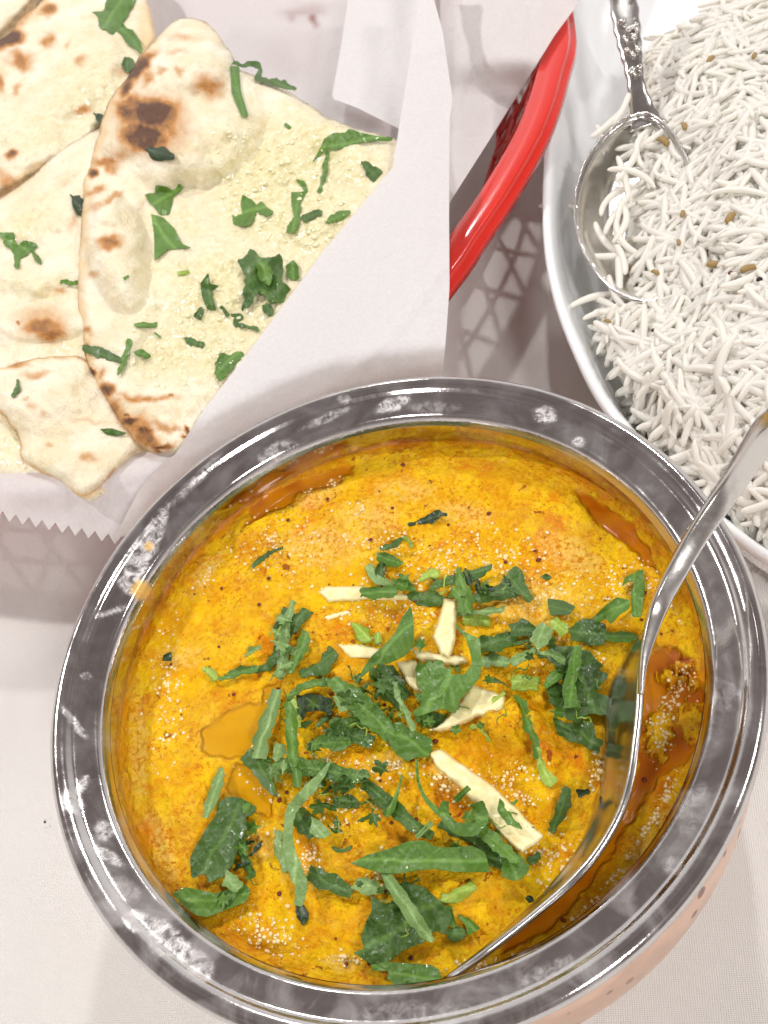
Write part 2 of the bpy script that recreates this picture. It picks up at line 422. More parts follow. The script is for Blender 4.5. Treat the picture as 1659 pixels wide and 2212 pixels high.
# ------------------------------------------------------------------ table
N = 90; gx, gy = np.meshgrid(np.linspace(-.9, .9, N), np.linspace(-.9, .9, N))
V = np.stack([gx.ravel(), gy.ravel(), 0.0008 * fbm(gx.ravel() * 9, gy.ravel() * 9, 3, 5) - .001], 1)
F = [(i * N + j, i * N + j + 1, (i + 1) * N + j + 1, (i + 1) * N + j) for i in range(N - 1) for j in range(N - 1)]
tag(mk('tablecloth', V, F, M_CLOTH), 'off-white woven tablecloth under all the dishes', kind='structure')

# ------------------------------------------------------------------ curry pot
pot = empty('curry_pot', 'round handi pot with smudged steel rim and hammered copper outside, full of yellow curry', 'pot')
def revolve(name, prof, mat, parent, seg=256, attrf=None):
    V = []; F = []; m = len(prof)
    for i in range(seg):
        a = 2 * math.pi * i / seg
        for r, z in prof: V.append((r * math.cos(a), r * math.sin(a), z))
    for i in range(seg):
        k = (i + 1) % seg
        for j in range(m - 1): F.append((i * m + j, k * m + j, k * m + j + 1, i * m + j + 1))
    V = np.array(V); at = attrf(V) if attrf else None
    return mk(name, V, F, mat, parent, True, at)
RI = .850 * R
def pot_attr(V):
    u, v = PX(V); wob = fbm(u / 22, v / 22, 3, 9) * 14
    s = np.zeros(len(V))
    for (x, y, a, b, an, k) in [(850, 872, 42, 14, -.35, 1.), (743, 861, 14, 10, 0, .55), (1178, 896, 24, 17, .2, .9), (700, 905, 60, 8, -.4, .6), (600, 975, 40, 20, -.5, .6),
                            (300, 1210, 70, 24, -1.1, 1.), (330, 1165, 60, 16, -1.1, .9), (285, 1265, 24, 18, 0, 1.), (245, 1320, 40, 7, -.3, .7), (160, 1560, 40, 9, .9, .6),
                            (160, 1735, 28, 20, .9, 1.), (175, 1700, 30, 8, -1, .8), (225, 1795, 20, 20, 0, .5), (235, 1850, 36, 12, .5, .6), (360, 2030, 60, 32, .8, .8), (300, 1990, 30, 22, .5, .7),
                            (270, 1920, 40, 20, .6, .25), (430, 2085, 40, 25, .8, .6), (1250, 955, 14, 12, .4, .7), (1450, 1870, 22, 18, 0, .30), (1180, 2100, 60, 18, -.4, .35), (185, 1460, 12, 8, 0, .6),
                            (420, 1040, 70, 10, -.8, .5), (1560, 1500, 40, 30, 1.2, .2), (1500, 1750, 60, 30, 1.9, .2), (900, 2190, 120, 24, 0, .3), (930, 880, 60, 12, 0, .35), (340, 1120, 50, 7, -.9, .8)]:
        du, dv = u - x, v - y; c, q = math.cos(an), math.sin(an)
        e1 = (du * c + dv * q) / a; e2 = (-du * q + dv * c) / b
        s = np.maximum(s, k * sm(1.25, .8, np.hypot(e1, e2) + wob * .022))
    # wiped streaks
    ang = np.arctan2(V[:, 1], V[:, 0]); rad = np.hypot(V[:, 0], V[:, 1])
    film_sheen = .30 + .30 * fbm(u / 60, v / 60, 3, 31) + .70 * sm(1500, 2050, v)  # dried film; the gain low down also paints in bright reflections
    sauce = .8 * sm(30, 14, np.hypot(u - 305, v - 1275)) + .7 * sm(14, 7, np.hypot(u - 322, v - 1180))
    wl_ = sm(.0, .004, (ZR - .0085) - V[:, 2]) * (rad < RI * 1.03)
    sauce = np.maximum(sauce, .62 * wl_ * sm(.10, .45, fbm(ang * 14, V[:, 2] * 260, 4, 3) + (ZR - .014 - V[:, 2]) * 130))
    return {'stain': np.clip(s, 0, 1), 'film_sheen': np.clip(film_sheen, 0, 1), 'sauce': np.clip(sauce, 0, 1)}
def fine(prof, step=.0006):
    p = np.array(prof); q = spl(p, 6, False); return [tuple(x) for x in resample(q, step, False)]
flange = fine([(RI - .0004, ZR - .0068), (RI + .0004, ZR - .0050), (RI + .0014, ZR - .0036), (RI + .003, ZR - .0031), (RI + .005, ZR - .0025), (RI + .007, ZR - .0019), (R - .0042, ZR - .0007), (R - .0022, ZR), (R - .0007, ZR - .0006), (R, ZR - .0018), (R - .0006, ZR - .0030), (R - .0025, ZR - .0036), (R - .0048, ZR - .0030)])
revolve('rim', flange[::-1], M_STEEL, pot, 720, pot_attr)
inner = fine([(RI - .0004, ZR - .0066), (RI + .0002, ZR - .012), (RI + .0016, ZR - .017), (RI + .002, ZR - .024), (RI + .001, ZR - .036), (.05, .014), (.02, .010), (.0005, .0098)], .0014)
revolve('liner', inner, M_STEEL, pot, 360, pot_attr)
revolve('body', fine([(R - .0058, ZR - .0026), (R - .0062, ZR - .0075), (R - .0035, ZR - .014), (R - .0014, ZR - .022), (R - .0012, ZR - .032), (R - .005, ZR - .044), (R - .019, ZR - .057), (R - .031, ZR - .0665), (.045, .001), (.02, .0008)], .002)[::-1], M_COPPER, pot, 256)

# ------------------------------------------------------------------ curry
OIL = [[(432, 1585), (470, 1550), (540, 1515), (575, 1530), (575, 1590), (540, 1640), (480, 1640), (440, 1620)],
       [(505, 1650), (560, 1650), (590, 1700), (580, 1760), (520, 1745), (490, 1700)],
       [(1392, 1420), (1440, 1390), (1500, 1420), (1528, 1520), (1525, 1600), (1490, 1640), (1420, 1688), (1352, 1780), (1306, 1865), (1229, 1965), (1150, 2030), (1080, 2062), (1075, 2050), (1150, 1985), (1240, 1895), (1300, 1810), (1350, 1740), (1375, 1660), (1385, 1520)],
       [(1240, 1065), (1290, 1080), (1370, 1140), (1425, 1225), (1400, 1215), (1340, 1170), (1290, 1130)],
       [(575, 1060), (640, 1040), (760, 1010), (760, 1030), (640, 1070), (560, 1120), (520, 1150), (540, 1100)],
       [(1300, 1690), (1330, 1730), (1300, 1800), (1250, 1850), (1270, 1790)], [(560, 1490), (600, 1470), (590, 1560), (560, 1620)]]
HOLE = [(1428, 1560, 30), (1418, 1600, 30), (1430, 1625, 20), (1495, 1550, 30), (1505, 1585, 18), (1450, 1470, 22), (1475, 1440, 20), (1500, 1480, 16)]
def cmask(u, v, w0=-5, w1=5, am=13):
    q = np.stack([u + am * fbm(u / 34, v / 34, 4, 2), v + am * fbm(u / 34, v / 34, 4, 12)], 1); oil = np.zeros(len(u))
    for pl in OIL:
        pl = np.array(pl, float); d = dist_poly(q, pl); s = np.where(inside(q, pl), d, -d); oil = np.maximum(oil, sm(w0, w1, s))
    for x, y, r in HOLE: oil *= 1 - .9 * sm(r * 1.25, r * .7, np.hypot(q[:, 0] - x + 22 * fbm(u / 13, v / 13, 4, 60), q[:, 1] - y + 22 * fbm(u / 13, v / 13, 4, 61)))
    return np.clip(oil, 0, 1)
class CG:
    lo = (180, 880); st = 4
    g = None
    @classmethod
    def get(c, u, v):
        if c.g is None:
            xs = np.arange(180, 1660, 4.); ys = np.arange(880, 2260, 4.); gx, gy = np.meshgrid(xs, ys); o_ = cmask(gx.ravel(), gy.ravel(), -18, 12)
            c.g = hC(gx.ravel(), gy.ravel(), o_).reshape(gx.shape)
        x = np.clip((np.asarray(u, float) - 180) / 4, 0, c.g.shape[1] - 1.01); y = np.clip((np.asarray(v, float) - 880) / 4, 0, c.g.shape[0] - 1.01); i = x.astype(int); j = y.astype(int); fx = x - i; fy = y - j
        return (c.g[j, i] * (1 - fx) + c.g[j, i + 1] * fx) * (1 - fy) + (c.g[j + 1, i] * (1 - fx) + c.g[j + 1, i + 1] * fx) * fy
def ell(u, v, x, y, a, b, an):
    c, q = math.cos(an), math.sin(an); du, dv = u - x, v - y
    return np.hypot((du * c + dv * q) / a, (-du * q + dv * c) / b)
CH = [(1110, 1585, 95, 70, .4, .0072), (1090, 1640, 70, 50, .9, .0044), (1000, 1700, 80, 40, .5, .0036), (1160, 1500, 60, 30, .3, .003), (560, 1150, 70, 40, -.3, .0028), (860, 1120, 110, 60, .1, .0016), (1180, 1700, 90, 60, 1, .0028), (900, 1650, 90, 50, .3, .0026), (1450, 1440, 50, 70, 0, .0026),
      (760, 1500, 90, 60, .4, .0022), (700, 1750, 100, 60, 1.2, .0016), (1010, 1900, 90, 45, -.4, .002), (560, 1990, 90, 50, .6, .0016), (880, 1980, 60, 50, 0, .0018), (430, 1260, 80, 40, -.8, .0018), (1280, 1640, 50, 80, .3, .0020),
      (1150, 1130, 120, 60, .3, .0012), (1450, 1830, 40, 90, .8, .0020), (1330, 1930, 40, 80, .9, .002), (400, 1750, 60, 90, 0, .001)]
def hC(u, v, oil=None):
    u = np.asarray(u, float); v = np.asarray(v, float)
    if oil is None: return CG.get(u, v)
    h = .0011 * fbm(u / 120, v / 120, 3, 4) + .00055 * fbm(u / 26, v / 26, 3, 8)
    wu = u + 16 * fbm(u / 40, v / 40, 2, 44); wv_ = v + 16 * fbm(u / 40, v / 40, 2, 45)
    for x, y, a, b, an, k in CH: h = h + k * sm(1.15, .25, ell(wu, wv_, x, y, a, b, an))
    h = h + .00030 * np.abs(fbm(u / 7, v / 7, 3, 15)) * 1.6
    dsp = dist_poly(np.stack([u.ravel(), v.ravel()], 1), np.array([(1375, 1400), (1345, 1480), (1338, 1600), (1325, 1700), (1280, 1790), (1200, 1870), (1100, 1970)], float), False).reshape(u.shape)
    h = h * sm(20, 70, dsp) - .0012 * sm(70, 20, dsp)
    return h * (1 - oil) + oil * (-.0004 + .0002 * fbm(u / 60, v / 60, 2, 3))
FOAM = [(690, 1075, 60, 22, -.5), (870, 1060, 70, 28, 0), (800, 1120, 80, 40, 0), (450, 1240, 60, 22, -1), (1000, 1110, 80, 30, .2), (830, 1650, 40, 20, 0), (980, 1690, 60, 30, .6), (1390, 1840, 30, 60, .8), (1300, 1960, 25, 60, .9),
        (650, 1890, 50, 30, 0), (740, 2080, 40, 24, 0), (1150, 1300, 120, 60, 0), (300, 1620, 20, 120, 0), (700, 1180, 120, 50, 0), (1230, 1200, 90, 40, .4), (560, 1830, 60, 30, 0), (390, 1420, 50, 30, 0), (1450, 1770, 25, 50, .6), (350, 1830, 24, 90, -.3)]
nr, na = 230, 620
rs = np.sqrt(np.linspace(0.00002, 1, nr)) * (RI + .0018); an = np.linspace(0, 2 * math.pi, na, endpoint=False)
rr, aa = np.meshgrid(rs, an, indexing='ij'); X = (rr * np.cos(aa)).ravel(); Y = (rr * np.sin(aa)).ravel()
base = np.stack([X, Y, np.full_like(X, ZC)], 1); u, v = PX(base); oil = cmask(u, v)
edge_ = sm(.93, 1.0, rr.ravel() / (RI + .0018))
h = hC(u, v, cmask(u, v, -18, 12)) * (1 - .6 * edge_) + .0007 * edge_
fo = np.zeros(len(u)); w1 = u + 14 * fbm(u / 18, v / 18, 3, 50); w2 = v + 14 * fbm(u / 18, v / 18, 3, 51)
for x, y, a, b, ag in FOAM: fo = np.maximum(fo, sm(1.2, .5, ell(w1, w2, x, y, a, b, ag)))
# jagged oily ring where sauce meets the wall
ring = sm(.95, .992, rr.ravel() / (RI + .0018) + .03 * fbm(u / 16, v / 16, 4, 77)) * .7
base[:, 2] = ZC + h
F = [(i * na + j, (i + 1) * na + j, (i + 1) * na + (j + 1) % na, i * na + (j + 1) % na) for i in range(nr - 1) for j in range(na)]
curry = empty('curry', 'bright yellow curry with orange oil pools filling the pot', 'curry')
mk('sauce', base, F, M_CURRY, curry, True, {'oil': np.clip(np.maximum(oil, ring), 0, 1), 'foam': fo, 'amber': sm(700, 600, u) * sm(1350, 1450, v)})
# bubbles: joined half spheres
def blobs(spots, mat, name, parent, squash=.7, sub=1):
    import bmesh
    b0 = bmesh.new(); bmesh.ops.create_icosphere(b0, subdivisions=sub, radius=1)
    v0 = np.array([x.co for x in b0.verts]); f0 = [[q.index for q in f.verts] for f in b0.faces]; b0.free()
    V = []; F = []; off = 0
    for (p, r, sq, seed) in spots:
        k = v0 * (1 + seed * .25 * np.sin(v0[:, [1, 2, 0]] * 3 + seed * 9)) * r; k[:, 2] *= sq
        V.append(k + p); F += [[i + off for i in f] for f in f0]; off += len(v0)
    o = mk(name, np.vstack(V), F, mat, parent); o['kind'] = 'stuff'; return o
rg = np.random.RandomState(3); sp_ = []
BUBC = [(690, 1060, 70, 12, -.5), (780, 1100, 30, 12, .3), (830, 1165, 60, 30, 0), (450, 1235, 50, 14, -1.), (840, 1650, 45, 14, .3), (955, 1690, 70, 30, .7), (820, 1875, 20, 30, 0), (1400, 1790, 12, 90, .6), (1330, 1900, 12, 70, .75), (1425, 1590, 30, 50, .2), (1480, 1470, 30, 30, 0), (1220, 2020, 60, 12, -.7), (1450, 1700, 14, 50, .6),
        (1280, 1965, 14, 90, .9), (740, 2070, 40, 14, 0), (1440, 1520, 18, 50, .5), (1290, 1660, 16, 50, .2), (670, 1850, 30, 30, 0), (900, 1300, 150, 90, 0), (1150, 1300, 170, 60, 0), (1030, 1210, 200, 60, 0), (600, 1180, 120, 90, 0),
        (1100, 1700, 90, 70, .3), (560, 2010, 90, 50, .3), (700, 1690, 140, 100, 0), (1180, 1850, 60, 60, 0), (1030, 2080, 60, 12, -.2), (1340, 1270, 60, 80, .8), (360, 1500, 40, 160, 0), (1240, 1420, 80, 60, 0), (1440, 1290, 10, 60, -.5)]
for (x, y, a, b, ag) in BUBC:
    for _ in range(int(34 + a * b / 45)):
        q = rg.randn(2) * .55; c_, s_ = math.cos(ag), math.sin(ag)
        uu = x + q[0] * a * c_ - q[1] * b * s_; vv = y + q[0] * a * s_ + q[1] * b * c_
        r = .00014 + .00034 * rg.rand() ** 2.5
        z = ZC + float(hC(np.array([uu]), np.array([vv]))[0]); p = P(uu, vv, z + r * .1)
        if math.hypot(p[0], p[1]) < RI - .002: sp_.append((p, r * 1.25, .38, 0))
blobs(sp_, M_BUB, 'foam_glint_bubble', curry)
fl = []
for _ in range(60):
    a = rg.rand() * 6.28; r0 = RI * .95 * math.sqrt(rg.rand()); uu, vv = PX(np.array([r0 * math.cos(a), r0 * math.sin(a), ZC]))
    fl.append((P(uu, vv, ZC + .0003 + float(hC(np.array([uu]), np.array([vv]))[0])), .0003 + .0004 * rg.rand(), .4, rg.rand()))
blobs(fl, M_CHIL, 'spice_fleck', curry)

# ------------------------------------------------------------------ leaves, stems, ginger
OFF = {'m2': (540, 1080), 'r2': (1106, 1080), 'm3': (540, 1620), 'r3': (1106, 1620), 'l2': (0, 1080), 'l3': (0, 1620),
       'a': (0, 0), 'b': (540, 0), 'c': (0, 540), 'd': (540, 540), 'r1': (1106, 540)}
def tile(t, pts):
    ox, oy = OFF[t]; return [(ox + p[0] / 3, oy + p[1] / 3) + tuple(q / 3 for q in p[2:]) for p in pts]
def ribbon(pts, jag, seed):
    p = spl(pts, 6, False); c = p[:, :2]; w = p[:, 2] / 2 * 1.0
    tg = np.gradient(c, axis=0); tg /= np.maximum(np.hypot(*tg.T), 1e-6)[:, None]; nn = np.stack([-tg[:, 1], tg[:, 0]], 1)
    L = np.r_[0, np.cumsum(np.hypot(*np.diff(c, axis=0).T))]
    wob = 1 + .16 * noise(L / 9, L * 0 + seed, seed)
    l = c + nn * (w * wob)[:, None]; wob2 = 1 + .16 * noise(L / 9, L * 0 + seed + 5, seed + 3); r = c - nn * (w * wob2)[:, None]
    return jagged(np.vstack([l, r[::-1]]), jag, seed)
def jagged(poly, jag, seed):
    if not jag: return poly
    p = resample(np.array(poly, float), 3.2); q = np.roll(p, -1, 0) - np.roll(p, 1, 0); q /= np.maximum(np.hypot(*q.T), 1e-6)[:, None]
    nn = np.stack([q[:, 1], -q[:, 0]], 1); n_ = len(p); s = np.arange(n_) * 3.2
    lob = 0 if jag < 3 else jag * .9 * (np.abs(np.sin(s / 17. * math.pi * .5 + 2 * noise(s / 40, s * 0 + 7, seed))) - .6)
    saw = (s / 9.0 + .8 * noise(s / 30, s * 0, seed)) % 1.0
    return p + nn * (jag * (saw - .5) * (.5 + .5 * noise(s / 25, s * 0 + 3, seed + 1)) + lob)[:, None]
LS = [0]
def leaf(t, kind, pts, label, name='cilantro_leaf', lift=None, jag=None, base=None, curl=1.0, group='chopped cilantro on the curry', T=.00022):
    LS[0] += 1; sd = LS[0]; rg_ = np.random.RandomState(sd)
    p = tile(t, pts)
    if len(pts[0]) == 3: ol = ribbon(p, 4.4 if jag is None else jag, sd)
    else: ol = jagged(resample(np.array(p), 4), 4.2 if jag is None else jag, sd)
    ol = np.array(ol); cx, cy = ol.mean(0); sz = max(np.ptp(ol[:, 0]), np.ptp(ol[:, 1]))
    lf = (.0007 + .0016 * rg_.rand()) if lift is None else lift
    g1, g2 = rg_.uniform(-1, 1, 2); bf = base or (lambda u, v: ZC + hC(u, v))
    am = min(.0015, sz * .00002) * curl
    # principal axis for a lengthwise crease
    q = ol - ol.mean(0); w_, ev = np.linalg.eigh(q.T @ q); mi = ev[:, 0]; wd_ = max(np.abs(q @ mi).max(), 1)
    cup = rg_.uniform(-1, 1)
    def hf(u, v, d):
        b = bf(u, v)
        e1 = ((u - cx) * mi[0] + (v - cy) * mi[1]) / wd_
        z = b + lf + am * (.55 * noise(u / 38, v / 38, sd) + .5 * g1 * (u - cx) / sz * 2 + .5 * g2 * (v - cy) / sz * 2) + cup * .0014 * curl * min(1, wd_ / 14) * (e1 * e1) + .0004 * np.abs(e1) * curl
        return np.maximum(z, b + .0002)
    mj = ev[:, 1]
    def vein(u, v, d):
        e1 = ((u - cx) * mi[0] + (v - cy) * mi[1]) / wd_; s1 = (u - cx) * mj[0] + (v - cy) * mj[1] + 6 * noise(u / 30, v / 30, sd)
        mid = sm(.16, .0, np.abs(e1 + .15 * noise(s1 / 40, s1 * 0, sd)))
        side = sm(.22, .0, np.abs(((s1 - np.abs(e1) * wd_ * .8) / max(9., wd_ * .55)) % 1 - .5)) * sm(1, .7, np.abs(e1)) * .3
        return np.maximum(mid, side)
    o = sheet(name, ol, hf, M_LEAF[kind], T, 3.6 if sz > 40 else 3.0, attrs={'vein': vein})
    tag(o, label, 'herb stem' if 'sprig' in name else 'leaf', group)
    return o
def stick(t, pts, label, T=.0024, lift=.0012, name='ginger_strip', base=None, mat=None, cat='ginger', group='ginger strips on the curry', zf=None):
    ol = resample(spl(resample(np.array(tile(t, pts)), 10), 2), 4); ol = ol + np.stack([1.5 * noise(ol[:, 0] / 8, ol[:, 1] / 8, 3), 1.5 * noise(ol[:, 0] / 8, ol[:, 1] / 8, 4)], 1); bf = base or (lambda u, v: ZC + hC(u, v)); cx, cy = ol.mean(0)
    zz = float(np.mean(bf(ol[:, 0], ol[:, 1])))
    o = sheet(name, ol, lambda u, v, d: (.45 * bf(u, v) + .55 * zz) + lift - .0016 * (1 - np.sqrt(np.clip(1 - (1 - np.clip(d / 9, 0, 1)) ** 2, 0, 1))) , mat or M_GING, T, 4, edge=9)
    return tag(o, label, cat, group)

stick('m2', [(440, 600), (480, 558), (700, 552), (860, 590), (1020, 610), (1030, 650), (760, 650), (500, 665)], 'pale ginger strip half under a curled leaf, nearest the top of the pot')
stick('m2', [(465, 745), (650, 700), (665, 745), (490, 795)], 'short stubby ginger strip sunk in sauce below the topmost strip', lift=.0003)
stick('m2', [(560, 935), (700, 925), (870, 965), (840, 1045), (640, 1025)], 'pale yellow ginger strip left of the large twisted leaf', lift=.0008)
stick('m2', [(1260, 640), (1345, 650), (1335, 900), (1290, 1035), (1240, 1010), (1180, 890), (1215, 780)], 'upright ginger piece with a brown skin edge, pointing down at the leaf pile', lift=.003)
stick('m2', [(1050, 965), (1250, 1000), (1400, 1015), (1412, 1050), (1330, 1080), (1080, 1035)], 'thin ginger strip lying crosswise under the upright piece', lift=.0018)
stick('m2', [(950, 1050), (1080, 1035), (1085, 1130), (1115, 1250), (1050, 1225), (1005, 1180)], 'ginger strip leaning down between the twisted leaf and the toothed leaf', lift=.002)
stick('m2', [(1390, 1260), (1440, 1195), (1655, 1270), (1642, 1425), (1470, 1400), (1300, 1480), (1150, 1500), (1250, 1440)], 'broad bent ginger slice below the toothed leaf, its end squared off', lift=.003)
stick('m3', [(1160, 20), (1235, -10), (1400, 110), (1560, 220), (1700, 350), (1905, 560), (1755, 672), (1640, 560), (1500, 400), (1350, 230), (1200, 110)], 'longest ginger strip, slanting toward the spoon at lower right', lift=.0034)

L = leaf
# lower layer first
L('m2', 'd', [(190, 940, 50), (140, 1050, 60), (60, 1100, 40), (-40, 1100, 30)], 'dark wilted ribbon left of the leafy sprig')
L('m2', 'd', [(220, 690), (290, 740), (340, 700), (410, 720), (370, 770), (310, 840), (260, 890), (200, 910), (150, 870), (160, 790), (190, 760)], 'dark lobed leaf at the top of the left sprig', jag=5)
L('m2', 'l', [(280, 655, 40), (240, 780, 55), (222, 900, 60), (222, 1000, 60), (180, 1150, 62)], 'pale straight ribbon running down over the dark lobed leaf', lift=.0028)
L('m2', 'm', [(360, 845, 40), (340, 950, 85), (290, 1050, 55), (250, 1130, 20)], 'small frilled leaf right of the pale ribbon', jag=5)
L('m2', 'd', [(510, 940), (570, 1000), (550, 1060), (520, 1070), (510, 1130), (420, 1140), (330, 1150), (310, 1110), (380, 1080), (440, 1060), (480, 990)], 'dark frilled leaf lying alone between sprig and ginger', jag=5)
L('m2', 's', [(655, 790), (700, 800), (770, 830), (790, 900), (740, 930), (690, 900)], 'bright green cut stem ring above the pale ginger', 'cilantro_sprig', T=.002)
L('m2', 's', [(800, 870), (845, 850), (850, 930), (810, 940)], 'smaller cut stem beside the bright stem ring', 'cilantro_sprig', T=.0015)
L('m2', 'd', [(840, 320, 30), (930, 290, 40), (990, 240, 30)], 'narrow dark shred highest in the middle of the curry')
L('m2', 's', [(990, 240, 30), (1035, 270, 26), (1040, 310, 20)], 'short light stalk at the end of the highest shred', 'cilantro_sprig')
L('m2', 'm', [(820, 350), (890, 335), (950, 380), (990, 405), (940, 440), (880, 420), (820, 385)], 'small grey-green leaf just under the highest shred')
L('m2', 'd', [(860, 400, 40), (840, 460, 60), (860, 520, 40)], 'dark shred hanging below the small grey-green leaf')
L('m2', 'l', [(760, 420, 50), (800, 490, 60), (860, 530, 55), (930, 565, 50)], 'pale ribbon left of the knot of leaves above the ginger')
L('m2', 'm', [(920, 510), (1000, 515), (1060, 540), (1075, 585), (1000, 590), (940, 570)], 'bright rounded leaf in the knot above the ginger')
L('m2', 'm', [(715, 600, 50), (800, 600, 75), (900, 595, 70), (960, 580, 40)], 'curled leaf lying across the topmost ginger strip', lift=.0035)
L('m2', 's', [(1105, 520, 40), (1160, 475, 50), (1235, 480, 50)], 'light green bent stalk in the upper leaf knot', 'cilantro_sprig', T=.0015)
L('m2', 'd', [(1030, 600, 50), (1100, 640, 85), (1180, 640, 95), (1260, 650, 50)], 'broad dark shred under the bent stalk')
L('m2', 'd', [(1170, 570, 40), (1280, 525, 60), (1400, 500, 80), (1500, 460, 60), (1570, 425, 20)], 'long dark leaf tapering up to the right', lift=.003)
L('m2', 'd', [(1450, 640, 50), (1540, 620, 90), (1650, 590, 100), (1730, 600, 50)], 'dark wet leaf right of the upper leaf knot')
L('m2', 'm', [(1350, 440, 30), (1365, 540, 75), (1395, 640, 110), (1390, 730, 90)], 'upright leaf crossing the long tapering one', lift=.004)
L('m2', 'l', [(1260, 745, 25), (1400, 735, 35), (1560, 720, 40), (1650, 700, 30)], 'pale thin strip below the upright leaf')
L('m2', 's', [(1375, 780, 70), (1460, 775, 75), (1555, 790, 70)], 'fat pale cut stem right of the upright ginger', 'cilantro_sprig', T=.002)
L('m2', 'd', [(1480, 930, 110), (1580, 935, 110), (1660, 900, 100), (1740, 900, 60)], 'dark broad shred right of the toothed leaf stalk')
L('m2', 'l', [(1500, 1060, 60), (1600, 1030, 80), (1680, 1070, 60)], 'pale patch of leaf below the dark broad shred')
L('m2', 'k', [(300, 1265), (420, 1255), (535, 1290), (525, 1395), (430, 1360), (370, 1370), (335, 1430), (318, 1380)], 'nearly black rolled leaf above the centre left')
L('m2', 'm', [(240, 1290, 30), (330, 1215, 50), (430, 1185, 50), (540, 1175, 50)], 'arched ribbon over the nearly black leaf')
L('m2', 'd', [(820, 1080, 80), (890, 1140, 130), (960, 1220, 120), (1010, 1290, 70)], 'dark folded leaf below the twisted leaf')
L('m2', 'd', [(780, 1080, 40), (830, 1180, 60), (880, 1260, 60), (960, 1330, 50), (1040, 1420, 40)], 'dark narrow ribbon running down from the twisted leaf')
L('m2', 'd', [(510, 1520, 90), (600, 1510, 100), (700, 1530, 110), (800, 1570, 80)], 'dark broad leaf low in the central pile')
L('m2', 'm', [(370, 1610, 50), (480, 1560, 85), (560, 1580, 95), (650, 1560, 60)], 'crumpled leaf left end of the central pile')
L('m2', 'm', [(510, 1450, 50), (620, 1440, 70), (720, 1440, 60), (800, 1470, 50)], 'smooth band of leaf across the central pile')
L('m2', 'm', [(520, 1165, 70), (600, 1230, 130), (700, 1310, 145), (790, 1400, 145), (870, 1480, 120), (910, 1550, 70)], 'long broad ribbon slanting through the central pile', lift=.0035)
L('m2', 'l', [(530, 1270), (570, 1260), (600, 1290), (640, 1310), (630, 1370), (590, 1370), (550, 1320)], 'small pale frilled tip lying on the long broad ribbon', lift=.0048, jag=5)
L('m2', 'm', [(880, 1450), (960, 1435), (1050, 1480), (1110, 1520), (1185, 1545), (1170, 1650), (1100, 1670), (1000, 1690), (930, 1630), (885, 1540)], 'wide pale-veined leaf at the lower right of the central pile', lift=.003)
L('m2', 'l', [(930, 1185, 50), (965, 1290, 40), (1010, 1380, 40), (1065, 1490, 40)], 'narrow pale shred lying over the dark folded leaf', lift=.0052)
L('m2', 'd', [(1060, 1385), (1200, 1370), (1270, 1395), (1255, 1460), (1160, 1475), (1100, 1445)], 'frilled leaf edge tucked under the toothed leaf', jag=6)
L('m2', 'm', [(1045, 685), (1062, 800), (1062, 950), (1000, 1010), (900, 1058), (820, 1062), (695, 1170), (740, 1080), (790, 1010), (880, 930), (940, 860), (985, 760)], 'large smooth twisted leaf at the centre of the curry', jag=0, lift=.005, curl=1.6)
L('m2', 'm', [(1070, 1090), (1100, 1040), (1130, 1070), (1150, 1030), (1190, 1060), (1200, 1030), (1250, 1040), (1260, 1090), (1310, 1080), (1300, 1130), (1390, 1130), (1440, 1060), (1425, 980), (1395, 890), (1340, 830), (1318, 790), (1390, 855), (1490, 900), (1502, 1050), (1490, 1150), (1430, 1220), (1360, 1290), (1330, 1385), (1250, 1350), (1180, 1370), (1080, 1405), (1050, 1375), (1110, 1330), (1112, 1250), (1080, 1170)], 'largest toothed cilantro leaf, hooked over the ginger', jag=0, lift=.0058, curl=1.3)
L('m2', 'l', [(170, 1225, 60), (150, 1330, 80), (110, 1450, 95), (70, 1560, 100), (60, 1680, 90)], 'pale grey-green strap running down the left of the pile', lift=.003)
L('m2', 'm', [(240, 1310, 50), (268, 1400, 70), (270, 1500, 75), (275, 1600, 75), (275, 1730, 60)], 'straight green strap right of the pale strap', lift=.0036, jag=0)
L('m2', 's', [(262, 1285, 50), (305, 1380, 45), (315, 1470, 30)], 'yellow-green stalk behind the straight green strap', 'cilantro_sprig')
L('m2', 's', [(1430, 1465, 35), (1500, 1480, 30), (1550, 1560, 20)], 'light sprig tip below the broad ginger slice', 'cilantro_sprig')
L('m2', 's', [(1565, 1305, 25), (1650, 1250, 32)], 'short light shred on the end of the broad ginger slice', 'cilantro_sprig', lift=.0058)
L('m2', 'k', [(1030, 155, 16), (1120, 140, 42), (1200, 100, 60), (1275, 90, 15)], 'small dark leaf alone near the far rim of the pot')
L('m2', 'd', [(10, 440, 25), (100, 360, 25), (215, 310, 15)], 'thin dark sliver at the far left of the curry')
L('r2', 'd', [(-20, 460), (20, 430), (60, 440), (85, 550), (135, 620), (115, 675), (50, 610), (-50, 590), (-70, 530)], 'dark ragged leaf right of the upper leaf knot')
L('r2', 'd', [(185, 495), (220, 475), (262, 500), (225, 525)], 'tiny diamond leaf fleck above the triangular leaf', jag=0)
L('r2', 'd', [(230, 640), (330, 650), (412, 690), (370, 742), (250, 747), (235, 700)], 'smooth triangular dark leaf in the upper right', jag=0)
L('r2', 'm', [(715, 555), (730, 500), (850, 445), (862, 560), (838, 755), (778, 757), (770, 600), (798, 535), (760, 522)], 'hook-shaped leaf nearest the spoon handle', jag=1.5, lift=.002)
L('r2', 'm', [(765, 650), (680, 628), (610, 680), (520, 765), (560, 795), (610, 765), (640, 805), (700, 740), (762, 700)], 'curved leaf left of the hook-shaped leaf', jag=1, lift=.003)
L('r2', 'd', [(370, 850), (420, 780), (520, 770), (600, 800), (625, 870), (600, 945), (500, 935), (440, 915), (380, 905)], 'crumpled dark leaf below the triangular leaf')
